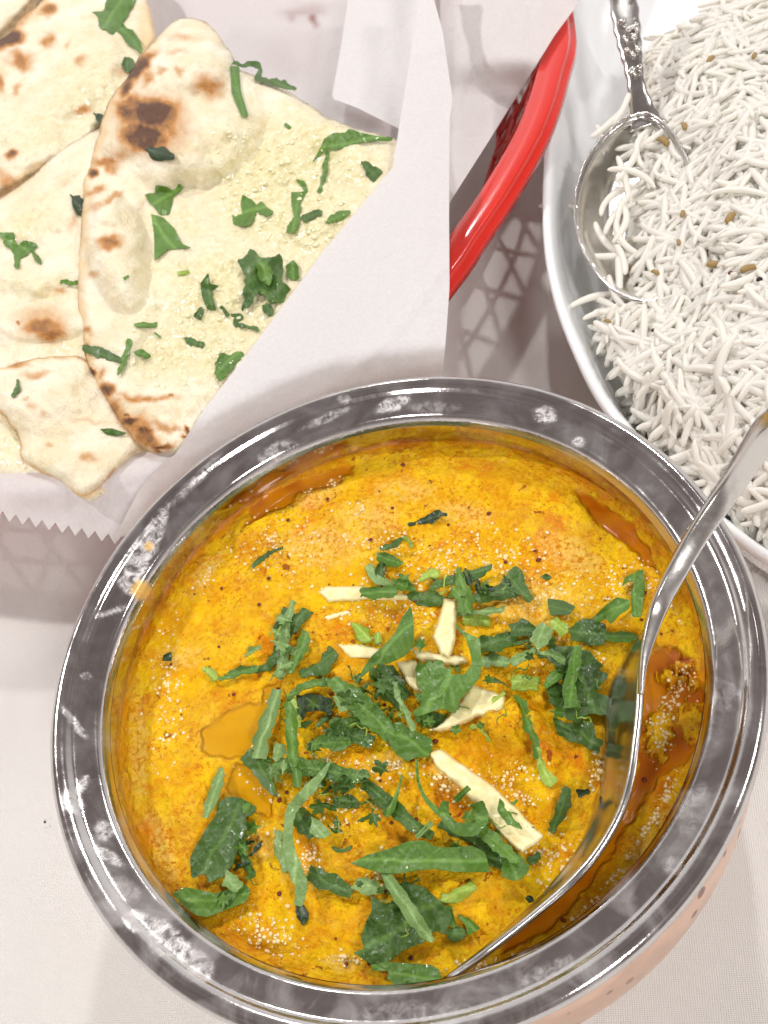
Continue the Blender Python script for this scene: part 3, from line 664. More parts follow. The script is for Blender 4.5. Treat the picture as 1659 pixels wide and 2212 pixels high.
L('r2', 'm', [(600, 880, 60), (720, 890, 70), (805, 890, 40)], 'short band touching the left side of the spoon')
L('r2', 's', [(260, 780, 60), (320, 830, 80), (350, 870, 50)], 'pale cut stalk under the triangular leaf', 'cilantro_sprig')
L('r2', 'd', [(-10, 850, 80), (80, 830, 100), (140, 860, 60)], 'dark wet leaf at the left of the right-hand pile')
L('r2', 'l', [(115, 900), (150, 830), (200, 785), (270, 850), (240, 920), (165, 985)], 'pale square leaf on the right-hand pile', lift=.0035)
L('r2', 'd', [(240, 940), (380, 950), (500, 980), (592, 1080), (555, 1092), (622, 1130), (600, 1175), (530, 1240), (580, 1262), (640, 1280), (625, 1395), (500, 1385), (420, 1445), (330, 1405), (240, 1300), (230, 1240), (330, 1180), (300, 1100), (225, 1030)], 'big dark green toothed leaf left of the spoon bowl', lift=.0022)
L('r2', 'd', [(270, 1400), (330, 1440), (420, 1450), (520, 1440), (542, 1530), (592, 1562), (562, 1645), (440, 1580), (370, 1560), (288, 1510)], 'dark toothed tail of leaf hanging toward the spoon', lift=.002)
L('r2', 'm', [(210, 1210, 50), (280, 1140, 70), (350, 1090, 40)], 'mid green shred left of the bright upright blade', lift=.003)
L('r2', 'l', [(-10, 1060, 60), (80, 1010, 60), (165, 970, 30)], 'pale shred pointing at the pale square leaf', lift=.003)
L('r2', 'l', [(165, 990, 25), (260, 1000, 40), (345, 1050, 55)], 'pale curl arching over the big dark leaf', lift=.004)
L('r2', 'm', [(430, 945, 55), (402, 1080, 80), (372, 1200, 80), (382, 1345, 92)], 'bright upright blade lying on the big dark leaf', lift=.0048, jag=0)
L('r2', 's', [(-10, 1190, 80), (80, 1180, 100), (175, 1190, 85)], 'rolled yellow-green stalk at the left of the right-hand pile', 'cilantro_sprig', T=.0018)
L('r2', 'm', [(20, 1270, 40), (85, 1340, 50), (95, 1440, 60), (150, 1560, 45), (165, 1680, 60)], 'thin curving tendril dropping from the right-hand pile', lift=.0025)
L('r3', 's', [(160, -20, 40), (185, 100, 50), (235, 190, 80), (300, 190, 20)], 'bright hooked tip at the end of the tendril')
L('m3', 'd', [(-60, 60), (0, -10), (110, 30), (135, 60), (125, 120), (160, 200), (175, 310), (110, 270), (60, 190), (0, 130)], 'fan of fine teeth at the left of the lower pile', jag=5, lift=.0025)
L('m3', 'l', [(200, -40, 80), (180, 30, 80), (150, 60, 40)], 'pale crumpled piece above the toothed fan', lift=.003)
L('m3', 'm', [(140, 110, 50), (250, 90, 90), (350, 110, 110), (450, 130, 110), (560, 150, 110), (680, 170, 90), (775, 150, 40)], 'wide bright band running right from the toothed fan', lift=.0022, jag=4)
L('m3', 'm', [(280, 60, 70), (300, 130, 66), (305, 240, 56)], 'lower end of a green strap over the bright band', lift=.004, jag=0)
L('m3', 'd', [(540, 370, 30), (640, 335, 80), (705, 360, 50)], 'dark shadowed leaf below the bright band')
L('m3', 'd', [(290, 430, 120), (360, 470, 140), (420, 560, 90)], 'dark wet leaf right of the long pale strap')
L('m3', 'l', [(395, 435), (470, 470), (522, 540), (460, 582), (388, 540)], 'small pale ribbed leaf on the dark wet one', lift=.0026)
L('m3', 'l', [(180, 520, 40), (190, 640, 60), (240, 790, 50)], 'thin pale shred left of the long pale strap')
L('m3', 'l', [(528, 60, 8), (450, 180, 50), (350, 290, 72), (270, 390, 72), (250, 500, 60), (250, 620, 72), (290, 770, 92), (330, 890, 82), (310, 1010, 50)], 'longest pale strap, curving down the lower left', lift=.0045, jag=1.5)
L('m3', 'd', [(735, 215, 80), (820, 280, 90), (900, 350, 100), (980, 420, 100), (1060, 490, 85), (1185, 560, 60)], 'greyish ribbon slanting under the thin looping stem', lift=.0028, jag=1.5)
L('m3', 'm', [(985, 160, 14), (960, 260, 20), (920, 370, 40), (870, 425, 45)], 'thin looping stem above the greyish ribbon', lift=.004, jag=0)
L('m3', 'm', [(1080, 60, 20), (1090, 200, 20), (1130, 300, 25), (1200, 380, 40), (1290, 440, 60)], 'thin curved stem left of the longest ginger strip', lift=.003, jag=0)
L('m3', 'd', [(1230, 470, 60), (1330, 520, 80), (1450, 560, 90), (1540, 640, 100), (1620, 730, 95), (1700, 790, 80)], 'dark long shred under the lower end of the longest ginger')
L('m3', 'm', [(1265, 330, 50), (1262, 420, 60), (1330, 500, 75), (1440, 510, 90), (1500, 440, 90), (1470, 340, 90)], 'curled leaf looping beside the longest ginger strip', lift=.005, jag=1)
L('m3', 'm', [(1330, 330, 40), (1420, 240, 36)], 'slim tip leaning on the longest ginger strip', lift=.006, jag=0)
L('m3', 'm', [(1500, 520, 90), (1580, 590, 95), (1670, 670, 80), (1740, 720, 50)], 'light broad shred crossing below the longest ginger', lift=.0045)
L('m3', 'm', [(1620, 310, 14), (1640, 400, 60), (1700, 470, 50), (1760, 510, 14)], 'small fork of leaf on the longest ginger strip', lift=.0062)
L('m3', 'l', [(1075, 570, 30), (1180, 468, 32)], 'short pale shred at the tip of the greyish ribbon', lift=.004, jag=0)
L('m3', 'm', [(650, 735), (760, 680), (900, 640), (1030, 590), (1130, 585), (1200, 625), (1300, 632), (1440, 620), (1520, 660), (1562, 790), (1440, 792), (1330, 790), (1200, 770), (1080, 780), (950, 802), (850, 797), (750, 770)], 'large smooth pointed leaf lying level, low in the pot', lift=.0042, jag=0, curl=1.3)
L('m3', 'd', [(375, 800, 90), (480, 840, 130), (580, 890, 110), (665, 925, 70)], 'grey-green scalloped leaf left of the large level leaf')
L('m3', 'l', [(650, 890), (700, 830), (780, 830), (850, 880), (820, 940), (730, 935)], 'pale frilled piece at the right end of the scalloped leaf', jag=5, lift=.0025)
L('m3', 'd', [(780, 940), (860, 990), (960, 1000), (945, 880), (1000, 850), (1130, 890), (1210, 960), (1290, 1030), (1312, 1080), (1262, 1195), (1200, 1170), (1130, 1245), (1000, 1292), (900, 1372), (780, 1385), (665, 1312), (740, 1290), (718, 1210), (758, 1100), (790, 1040)], 'broad dark flat leaf with pale veins at the bottom of the pile', lift=.0028, jag=1)
L('m3', 'm', [(780, 1392), (880, 1372), (1000, 1380), (1170, 1392), (1225, 1422), (1245, 1500), (1100, 1545), (960, 1535), (888, 1482), (900, 1432), (790, 1432)], 'lowest leaf, touching the near rim of the pot', lift=.003, jag=1)
L('m3', 'l', [(850, 750, 50), (930, 890, 80), (1000, 990, 92), (1060, 1080, 92), (1130, 1180, 80), (1185, 1240, 30)], 'pale straight strap crossing the broad dark leaf', lift=.0056, jag=0)
L('m3', 'm', [(1290, 1010, 36), (1305, 1090, 40), (1320, 1150, 40)], 'little dark stalk right of the broad dark leaf', 'cilantro_sprig', jag=0)
L('m3', 'd', [(1268, 1180), (1320, 1130), (1392, 1160), (1402, 1212), (1330, 1252), (1280, 1222)], 'small rounded dark leaf right of the pale strap', jag=0)
L('m3', 'm', [(1340, 1065), (1420, 1090), (1495, 1155), (1410, 1205), (1398, 1140)], 'small triangular leaf behind the rounded dark one', jag=0)
L('m3', 's', [(1235, 965, 60), (1340, 950, 85), (1450, 870, 60)], 'brightest yellow-green stem chunk below the level leaf', 'cilantro_sprig', T=.002)
L('m3', 'k', [(310, 1000, 40), (340, 1070, 80), (340, 1135, 20)], 'sunken olive leaf under the end of the longest strap', lift=.0004)
L('l3', 'd', [(1480, 300), (1560, 310), (1665, 370), (1640, 420), (1590, 430), (1600, 520), (1560, 580), (1510, 740), (1450, 820), (1350, 862), (1330, 800), (1240, 832), (1230, 700), (1270, 620), (1340, 500), (1400, 420), (1410, 340)], 'largest dark leaf at the left of the pile, like a mitten', lift=.003, jag=1.5)
L('l3', 'l', [(1435, 110, 30), (1410, 220, 70), (1370, 330, 72), (1330, 440, 40)], 'pale crinkled shred standing above the mitten-like leaf', lift=.0025, jag=4)
L('l3', 'm', [(1115, 930), (1200, 888), (1300, 908), (1400, 930), (1500, 890), (1560, 850), (1625, 900), (1600, 980), (1500, 1022), (1420, 1052), (1340, 1082), (1270, 1072), (1180, 1002)], 'light crescent leaf against the lower left wall of the pot', lift=.0025, jag=1)
L('l3', 'l', [(1440, 880), (1465, 780), (1530, 810), (1575, 870), (1540, 925), (1490, 905)], 'small frilled leaf above the crescent leaf', jag=5, lift=.004)
L('l3', 'd', [(1560, 640, 50), (1600, 740, 60), (1640, 830, 40)], 'dark shred right of the mitten-like leaf')
L('l2', 'm', [(1420, 1165, 20), (1500, 1130, 50), (1580, 1100, 52), (1670, 1100, 40)], 'green sliver at the left tip of the sprig')
L('l2', 's', [(1315, 1100, 30), (1360, 1110, 50), (1400, 1165, 45)], 'pale cut stalk at the far left of the greens', 'cilantro_sprig')
L('l2', 'k', [(1060, 1005), (1110, 980), (1112, 1042), (1050, 1042)], 'tiny dark scrap beside the left wall of the pot', jag=0)
L('r3', 'd', [(360, 240, 50), (340, 350, 90), (300, 430, 70), (248, 535, 40)], 'dark shred between the ginger end and the spoon')
L('r3', 'k', [(420, 285, 50), (500, 265, 40)], 'blackish scrap next to the spoon')
rgf = np.random.RandomState(77)
def lobed(sz, an, sd):
    q = np.random.RandomState(sd); nl = q.randint(3, 6); sp_a = q.uniform(1.1, 2.0); out_ = []
    th = np.linspace(-sp_a, sp_a, 44)
    for t in th:
        lob = abs(math.cos((t / sp_a + 1) * .5 * math.pi * nl + .3)); r_ = sz * (.40 + .60 * lob ** .7) * (1 + .10 * math.sin(t * 23 + sd)) * (1 - .25 * abs(t) / sp_a)
        out_.append((r_ * math.cos(t), r_ * math.sin(t) * .8))
    out_ += [(-sz * .10, sz * .10), (-sz * q.uniform(.3, .9), sz * .05), (-sz * q.uniform(.3, .9), -sz * .05), (-sz * .1, -sz * .10)]
    c_, s_ = math.cos(an), math.sin(an); return [(3 * (x * c_ - y * s_), 3 * (x * s_ + y * c_)) for x, y in out_]
PILE = [(690, 1560, 110, 50, 'at the left end of the central pile'), (860, 1540, 110, 50, 'in the middle of the central pile'), (790, 1480, 60, 50, 'above the central pile'), (1010, 1260, 110, 22, 'in the upper leaf knot'),
        (1180, 1420, 90, 60, 'in the right-hand pile'), (1230, 1500, 40, 60, 'low in the right-hand pile near the spoon'), (620, 1650, 50, 60, 'beside the toothed fan at left'), (740, 1770, 70, 60, 'around the greyish ribbon'),
        (1060, 1790, 80, 50, 'beside the longest ginger strip'), (860, 1950, 70, 60, 'around the broad flat leaf at the bottom'), (510, 1840, 50, 80, 'around the mitten-like leaf'), (760, 1690, 100, 40, 'along the wide bright band'),
        (990, 1480, 60, 60, 'near the toothed leaf and ginger'), (610, 1400, 36, 60, 'on the upper left sprig')]
for k_ in range(168):
    x_, y_, a_, b_, where = PILE[k_ % len(PILE)]; x_ += rgf.randn() * a_ * .55; y_ += rgf.randn() * b_ * .55; an_ = rgf.uniform(0, 6.28)
    OFF['f'] = (x_, y_)
    if (k_ // 14) % 2:
        L('f', 'dmdmdml'[k_ % 7], lobed(rgf.uniform(13, 31), an_, k_), 'small lobed cilantro leaflet ' + where, jag=1.2, lift=.0012 + .0045 * rgf.rand(), curl=2.0)
    else:
        l_ = rgf.uniform(18, 55); w_ = rgf.uniform(4, 15); bd = rgf.uniform(-.5, .5); c_, q_ = math.cos(an_) * l_ * 1.5, math.sin(an_) * l_ * 1.5
        L('f', 'dmdkdml'[k_ % 7], [(-c_, -q_, w_ * .8), (-q_ * bd, c_ * bd, w_ * 3), (c_, q_, w_ * .8)], 'thin wet shred of cilantro ' + where, lift=.0004 + .003 * rgf.rand(), curl=1.6)
for k_ in range(34):
    x_, y_, a_, b_, where = PILE[k_ % len(PILE)]; x_ += rgf.randn() * a_ * .6; y_ += rgf.randn() * b_ * .6; an_ = rgf.uniform(0, 6.28); OFF['f'] = (x_, y_)
    l_ = rgf.uniform(60, 150); pt = []; 
    for t in np.linspace(-.5, .5, 6):
        aa_ = an_ + t * rgf.choice([-1.2, 1.2, .5]); pt.append((l_ * t * math.cos(aa_), l_ * t * math.sin(aa_), rgf.uniform(5, 9)))
    L('f', 'msml'[k_ % 4], pt, 'hair-thin curved cilantro stem ' + where, 'cilantro_sprig', lift=.002 + .0035 * rgf.rand(), curl=1.5, jag=0)
L('r3', 'm', [(-60, 640), (0, 640), (60, 690), (112, 745), (90, 815), (0, 855), (-70, 820)], 'bright frilled leaf under the tip of the longest ginger', jag=5, lift=.003)
L('r3', 'd', [(105, 730, 60), (180, 680, 60)], 'small dark leaf right of the bright frilled one')
L('r3', 'k', [(85, 960), (100, 940), (130, 945), (145, 975), (110, 995)], 'round black-green dot below the spoon side of the pile', jag=0)

# ------------------------------------------------------------------ curry spoon
spoon = empty('serving_spoon', 'steel spoon standing on edge in the yellow curry, its handle leaning over the rim', 'spoon')
hp = [(1760, 765, ZR + .056, 66), (1700, 860, ZR + .044, 64), (1659, 925, ZR + .036, 60), (1580, 1048, ZR + .024, 50), (1510, 1150, ZR + .017, 46), (1455, 1245, ZR + .012, 42), (1420, 1318, ZR + .008, 36), (1398, 1392, ZR + .0065, 24), (1388, 1445, ZR + .0055, 14), (1384, 1500, ZR + .0045, 8)]
hp = spl([(a, b, c * 1e4, d) for a, b, c, d in hp], 5, False); pts = [P(a, b, c / 1e4) for a, b, c, d in hp]
wd_ = [d * pxm(a, b, c / 1e4) * 1.0 for a, b, c, d in hp]; V, F = bar(pts, wd_, [max(.0014, w * .62) for w in wd_], 16, 5, (.45, -.35, 1))
mk('handle', V, F, M_SPOON, spoon)
E = [(1405, 1350, .0210), (1391, 1410, .0200), (1384, 1470, .0190), (1380, 1540, .0185), (1372, 1610, .0180), (1362, 1680, .0170), (1340, 1755, .0155), (1295, 1835, .0135), (1235, 1905, .0115), (1155, 1975, .0085), (1060, 2050, .0050), (965, 2118, .0018)]
Lp = [(1393, 1362), (1352, 1425), (1328, 1478), (1315, 1540), (1310, 1610), (1308, 1680), (1292, 1745), (1262, 1818), (1216, 1884), (1146, 1962), (1056, 2043), (963, 2114)]
E = spl([(a, b, c * 1e4) for a, b, c in E], 5, False); Lp = spl(Lp, 5, False); rings = []
for (a, b, c), (x, y) in zip(E, Lp):
    e0 = P(a, b, ZC + c / 1e4); l0 = P(x, y, ZC + .0018); ring = []
    for k in range(12):
        q_ = k / 11; ring.append(np.array([*(e0[:2] + (l0[:2] - e0[:2]) * (.35 * q_ * q_ + .65 * q_)), e0[2] + (l0[2] - e0[2]) * (q_ + .16 * math.sin(q_ * math.pi))]))
    dl = ring[-1] - ring[-2]; ring.append(ring[-1] + np.array([dl[0] * 1.2, dl[1] * 1.2, -.003])); ring.append(ring[-1] + np.array([dl[0] * 1.2, dl[1] * 1.2, -.006])); rings.append(ring)
V, F = loft(rings, False, False); o = mk('spoon_bowl', V, F, M_SPOON, spoon)
md = o.modifiers.new('s', 'SOLIDIFY'); md.thickness = .0010; md.offset = 0
V, F = bar([r[0] for r in rings], [.0017] * len(rings), [.0022] * len(rings), 10, 2.2); mk('bowl_edge', V, F, M_SPOON, spoon)

# ------------------------------------------------------------------ red basket
RIMP = [(1212, 60), (1196, 160), (1156, 280), (1086, 405), (1015, 510), (960, 590), (800, 780), (560, 930), (300, 1020), (20, 1062), (-400, 1030), (-720, 820), (-820, 350), (-650, -150), (-150, -480), (450, -560), (950, -350), (1160, -120)]
rim2 = spl(RIMP, 8); ZB = .046
rimw = P(rim2[:, 0], rim2[:, 1], np.full(len(rim2), ZB))[:, :2]; rimw = resample(rimw, .004)
cw = rimw.mean(0); tg = np.roll(rimw, -1, 0) - np.roll(rimw, 1, 0); tg /= np.hypot(*tg.T)[:, None]; nw = np.stack([tg[:, 1], -tg[:, 0]], 1)
if np.mean(np.sum(nw * (rimw - cw), 1)) < 0: nw = -nw
basket = empty('food_basket', 'glossy red plastic lattice basket holding the paper and naan', 'basket', (0, 0, 0))
prof = [(-.0064, .0), (-.0063, .0008), (-.0060, .0011), (.0020, .0013), (.0026, .0012), (.0029, .0008), (.0031, .0001), (.0036, -.0004), (.0050, -.0008), (.0055, -.0012), (.0056, -.0038), (.0045, -.0040), (.0040, -.0022), (.0028, -.0012), (-.0060, -.0008)]
rings = [[np.array([*(rimw[i] + nw[i] * a), ZB + b]) for a, b in prof] for i in range(len(rimw))]; rings.append(rings[0])
V, F = loft(rings, True, False); mk('rim', V, F, M_RED, basket)
nR = len(rimw)
def wallpt(i, s):        # s 0 rim .. 1 floor
    i = i % nR; a = int(i); f = i - a; b = (a + 1) % nR; p = rimw[a] * (1 - f) + rimw[b] * f; q = p - cw; nrm = nw[a]
    return np.array([*(p - nrm * (.003 + .027 * s)), ZB - .0015 - (ZB - .006) * s])
nb = 84
for k in range(nb):
    for sgn in (1, -1):
        i0 = k * nR / nb; pts = [wallpt(i0 + sgn * 5.5 * s, s) for s in np.linspace(0, 1, 6)]
        V, F = bar(pts, [.0026] * 6, [.0018] * 6, 6, 3, (nw[int(i0) % nR][0], nw[int(i0) % nR][1], .8)); mk('rib', V, F, M_RED, basket, False)
for s in (.36, .68, 1.0):
    pts = [wallpt(i, s) for i in np.linspace(0, nR, nR * 1, endpoint=False)]; pts += [pts[0], pts[1]]
    V, F = bar(pts, [.0024] * len(pts), [.0022] * len(pts), 6, 3); mk('hoop', V, F, M_RED, basket)
for k in range(-8, 9):
    for an in (0, 1):
        ax = np.array([1., 0]) if an else np.array([0, 1.]); nn_ = np.array([ax[1], -ax[0]]); o_ = cw + nn_ * k * .0115
        q = np.array([wallpt(i, 1.0)[:2] for i in range(0, nR)]); sd_ = (q - o_) @ nn_; al_ = (q - o_) @ ax
        cr_ = [al_[i] + (al_[(i + 1) % nR] - al_[i]) * sd_[i] / (sd_[i] - sd_[(i + 1) % nR]) for i in range(nR) if sd_[i] * sd_[(i + 1) % nR] < 0]
        if len(cr_) < 2: continue
        e0, e1 = min(cr_), max(cr_); zz = .0042 if an else .0049
        V, F = bar([np.array([*(o_ + ax * e0), zz]), np.array([*(o_ + ax * e1), zz])], [.0042] * 2, [.0016] * 2, 6, 3); mk('base_bar', V, F, M_RED, basket, False)

# ------------------------------------------------------------------ deli paper
RIMG = Grid(rim2, 8, 400)
def drape(u, v):
    s = RIMG(u, v)
    z = np.where(s > 0, .0505 - .032 * sm(10, 190, s), .0505 - .00009 * -s)
    k = sm(900, 990, u) * sm(540, 440, v); k2 = k * sm(120, 210, v)
    return z * (1 - k) + (.0490 - .003 * sm(20, 200, s)) * k - .015 * (sm(8, 60, s) - sm(60, 300, s)) * k2
liner = empty('paper_liner', 'white translucent deli paper lining the red basket, its front corner folded over the naan', 'paper')
def stain(u, v, d):
    q = u + 8 * fbm(u / 12, v / 12, 3, 5)
    return np.maximum.reduce([.85 * sm(1.2, .6, ell(q, v, 678, 42, 9, 17, .2)), .35 * sm(1.3, .4, ell(q, v, 660, 25, 60, 14, -.1)), .6 * sm(1.2, .5, ell(q, v, 633, 36, 6, 5, 0)), .30 * sm(1.2, .5, ell(q, v, 790, 262, 80, 16, .35)), .12 * sm(1.3, .3, ell(q, v, 640, 120, 90, 70, 0))])
zig = []
zx = np.linspace(-80, 262, 25)
for i, x_ in enumerate(zx): zig.append((x_, 1103 + (x_ * .21 if x_ > 0 else x_ * .1) + (20 if i % 2 else 0)))
out = [(-90, -90), (1300, -90), (1262, -10), (1198, 76), (1146, 160), (1056, 304), (966, 445), (945, 700), (900, 830), (600, 960), (400, 1080), (285, 1158)]
out = np.vstack([resample(np.array(out, float), 15, False), np.array(zig[::-1]), resample(np.array([(-90, 1080), (-90, -75)], float), 15, False)])
rs_ = lambda u, v: .0010 * fbm(u / 140, v / 140, 2, 61) + .0006 * (1 - 2 * np.abs(fbm(u / 130 + v / 400, v / 150, 2, 65)))
sheet('sheet', out, lambda u, v, d: drape(u, v) + rs_(u, v), M_PAPER, .00012, 15, liner, 4, {'stain': stain}, True)
rings = [[wallpt(i, s_ * .97) + np.array([*(-nw[i % nR] * .0022), .001]) for s_ in np.linspace(0, 1, 6)] for i in range(nR + 1) if True]
keep = []
for i in range(nR):
    uu, vv = PX(np.array([*rimw[i], ZB])); keep.append(not (uu > 930 and -250 < vv < 620))
V, F = loft(rings, False, False); F = [f for k, f in enumerate(F) if keep[(k // 5) % nR]]; mk('paper_side', V, F, M_PAPER, liner, True)
fold = [(757, -60), (752, 0), (735, 110), (716, 213), (770, 232), (850, 272), (900, 300), (915, 200), (925, 60), (930, -60)]
sheet('inner_fold', fold, lambda u, v, d: .0415 + .0015 * fbm(u / 90, v / 90, 2, 9) + 0 * u, M_PAPER2, .00012, 14, liner, 4, {'stain': lambda u, v, d: 0 * u})
POTG = Grid(spl([(x * .54004, y * .54004) for x, y in [(188, 2926), (265, 2555), (370, 2327), (512, 2105), (765, 1839), (1024, 1688), (1309, 1562), (1555, 1512), (1771, 1491), (2048, 1518), (2357, 1611), (2603, 1753), (2826, 1981), (2998, 2259), (3060, 2463), (3054, 3031), (2912, 3383), (2418, 3913), (1800, 4300), (926, 4096), (555, 3845), (290, 3463)]]), 10, 500)
flap = [(890, -90), (945, -90), (938, 0), (957, 70), (962, 110), (978, 216), (972, 250), (971, 300), (970, 460), (971, 620), (964, 720), (955, 815), (930, 870), (700, 930), (520, 1010), (400, 1080), (262, 1160), (250, 1155), (300, 1060), (345, 1005), (378, 982), (392, 960), (440, 885), (560, 730), (700, 540), (848, 362), (853, 330), (858, 300), (872, 210), (890, 100), (905, 0)]
sheet('folded_flap', resample(np.array(flap, float), 12), lambda u, v, d: np.maximum(drape(u, v), .050) + .0102 - .016 * sm(70, -60, -POTG(u, v)) + .006 * sm(420, 0, v) + .0006 * fbm(u / 260, v / 260, 1, 71) - .002 * sm(900, 1000, u) - .0035 * sm(320, 250, u) * sm(980, 1100, v), M_PAPER2, .00012, 12, liner, 4, {'stain': lambda u, v, d: 0 * u})

# ------------------------------------------------------------------ naan
def spots(lst, sd=0):
    def f(u, v, d):
        a = u + 13 * fbm(u / 26, v / 26, 4, 20 + sd); b = v + 13 * fbm(u / 26, v / 26, 4, 40 + sd); r = np.zeros(len(u))
        for x, y, p, q, ag, k in lst: r = np.maximum(r, k * sm(1.5, .25, ell(a, b, x, y, p, q, ag)))
        return np.clip(r * (1 + .25 * fbm(u / 8, v / 8, 2, 3)), 0, 1)
    return f
def naan(label, ol, z0, bulges, char, butter, bak=None, tilt_=(0, 0), T=.008, thick=26, sd=0, amp=.0022):
    ol = spl(ol, 5); cx, cy = ol.mean(0)
    ol = ol + np.stack([2.2 * noise(ol[:, 0] / 14, ol[:, 1] / 14, sd), 2.2 * noise(ol[:, 0] / 14, ol[:, 1] / 14, sd + 5)], 1)
    def hf(u, v, d):
        z = z0 + tilt_[0] * (u - cx) + tilt_[1] * (v - cy) + amp * fbm(u / 70, v / 70, 3, 80 + sd) + .00035 * fbm(u / 14, v / 14, 3, 85 + sd)
        wu = u + 9 * fbm(u / 50, v / 50, 2, 90); wv_ = v + 9 * fbm(u / 50, v / 50, 2, 91)
        for x, y, a, b, ag, k, sh in bulges:
            z = z + k * np.sqrt(np.clip(sm(1, sh, ell(wu, wv_, x, y, a, b, ag)), 0, 1))
        bt = spots(butter, sd)(u, v, d)
        z = z + bt * .0006 * np.abs(fbm(u / 15, v / 15, 3, 33)) * 1.5
        return z - T * .62 * (1 - np.sqrt(np.clip(1 - (1 - np.clip(d / thick, 0, 1)) ** 2, 0, 1)))
    bk = bak or (lambda u, v, d: .55 * sm(16, 0, d + 8 * fbm(u / 20, v / 20, 3, 7)))
    o = sheet('naan', ol, hf, M_NAAN, T, 5.5, None, 40, {'char': spots(char, sd), 'butter': spots(butter, sd), 'baked': bk})
    o['hf'] = 0; del o['hf']
    tag(o, label, 'bread', 'garlic naan pieces in the basket')
    return hf
def lefty(x0, x1):
    return lambda u, v, d: .65 * sm(30, 0, d + 12 * fbm(u / 22, v / 22, 3, 7)) * sm(x1, x0, u)
h_e = naan('piece of naan mostly hidden in the lower left corner', [(-90, 820), (0, 870), (60, 940), (110, 1010), (90, 1035), (0, 1035), (-90, 1030)], .049, [], [], [(20, 960, 90, 60, 0, .5)], sd=9)
h_d = naan('naan with dark blistered edge in the upper left corner', [(-90, 80), (0, 85), (45, 40), (100, -10), (130, -90), (280, -90), (318, 0), (338, 78), (325, 110), (285, 190), (225, 270), (150, 330), (60, 385), (0, 420), (-90, 470)], .046,
           [(120, 150, 170, 110, -.3, .0055, .2), (60, 290, 110, 70, -.4, .003, .2), (250, 200, 60, 80, 0, .002, .2)],
           [(20, 85, 34, 20, -.5, 1.), (45, 130, 28, 22, 0, .6), (106, 24, 16, 14, 0, .62), (100, 85, 18, 16, 0, .5), (175, 130, 12, 14, .6, .38), (145, 95, 9, 6, 0, .3), (22, 335, 16, 10, -.3, .75), (10, 395, 18, 24, -.5, .4), (0, 180, 10, 24, 0, .55), (36, 195, 8, 12, .5, .35), (60, 30, 40, 10, -.8, .4), (180, 240, 20, 12, -.3, .5), (265, 150, 22, 16, 0, .25)],
           [(200, 180, 90, 120, .4, .6), (80, 280, 120, 60, -.3, .45)], bak=lambda u, v, d: .7 * sm(26, 0, d + 8 * fbm(u / 20, v / 20, 3, 7)) * sm(160, 90, u) + .55 * sm(290, 310, u) * sm(-10, 120, v + 40), sd=1)
naan('pale scrap of naan behind the blistered edge in the upper left corner', [(-90, -90), (110, -90), (80, -10), (30, 50), (0, 75), (-90, 100)], .041, [], [], [], sd=6)
h_b = naan('middle naan piece behind the front naan, with a plain puffed face', [(-90, 500), (0, 432), (70, 380), (130, 325), (200, 285), (245, 262), (280, 300), (260, 500), (240, 700), (250, 850), (150, 860), (0, 850), (-90, 840)], .0505,
           [(60, 480, 150, 60, -.55, .003, .1), (80, 590, 120, 55, 0, .0032, .2), (90, 700, 110, 40, 0, .0036, .2), (120, 380, 80, 30, -.6, .002, .2)],
           [(92, 705, 46, 18, 0, .62), (110, 722, 34, 18, 0, .55), (90, 695, 60, 34, 0, .30), (42, 790, 28, 11, 0, .55), (130, 630, 12, 8, 0, .38), (160, 480, 8, 26, .2, .25), (38, 696, 6, 4, 0, .8)],
           [(60, 480, 90, 40, -.5, .55), (50, 620, 120, 30, 0, .4), (140, 740, 50, 30, 0, .5)], sd=2, bak=lambda u, v, d: .25 * sm(14, 0, d))
h_c = naan('lower naan piece with a torn crumb edge pointing at the pot', [(-90, 800), (0, 795), (60, 778), (120, 770), (190, 780), (250, 880), (302, 958), (282, 985), (235, 1035), (190, 1064), (165, 1065), (120, 1035), (60, 1002), (45, 985), (40, 940), (20, 915), (0, 890), (-90, 840)], .0550,
           [(100, 860, 120, 90, .5, .004, .1), (170, 1000, 90, 40, -.3, .002, .1)],
           [(80, 812, 34, 10, -.1, .35), (66, 880, 10, 12, 0, .28), (95, 895, 16, 8, 0, .28), (190, 910, 30, 6, .1, .22), (190, 988, 18, 11, 0, .34), (103, 963, 9, 6, 0, .3), (60, 860, 5, 3, 0, .5), (235, 1030, 30, 5, -.7, .35), (40, 787, 26, 10, 0, .5)], [(60, 1000, 50, 30, 0, .15)], sd=3,
           bak=lambda u, v, d: np.maximum(.9 * sm(9, 0, d + 3 * fbm(u / 12, v / 12, 3, 7)) * sm(230, 180, u), .3 * sm(14, 0, d) * sm(200, 240, u)))
A_OL = [(395, 38), (440, 45), (470, 75), (500, 115), (520, 150), (560, 165), (620, 195), (680, 235), (720, 258), (780, 280), (850, 300), (885, 330), (890, 400), (800, 540), (660, 740), (510, 910), (405, 968), (350, 973), (300, 962), (265, 925), (235, 875), (205, 820), (185, 780), (175, 700), (167, 640), (168, 560), (175, 500), (178, 400), (190, 370), (212, 290), (235, 220), (270, 175), (300, 125), (340, 80), (370, 50)]
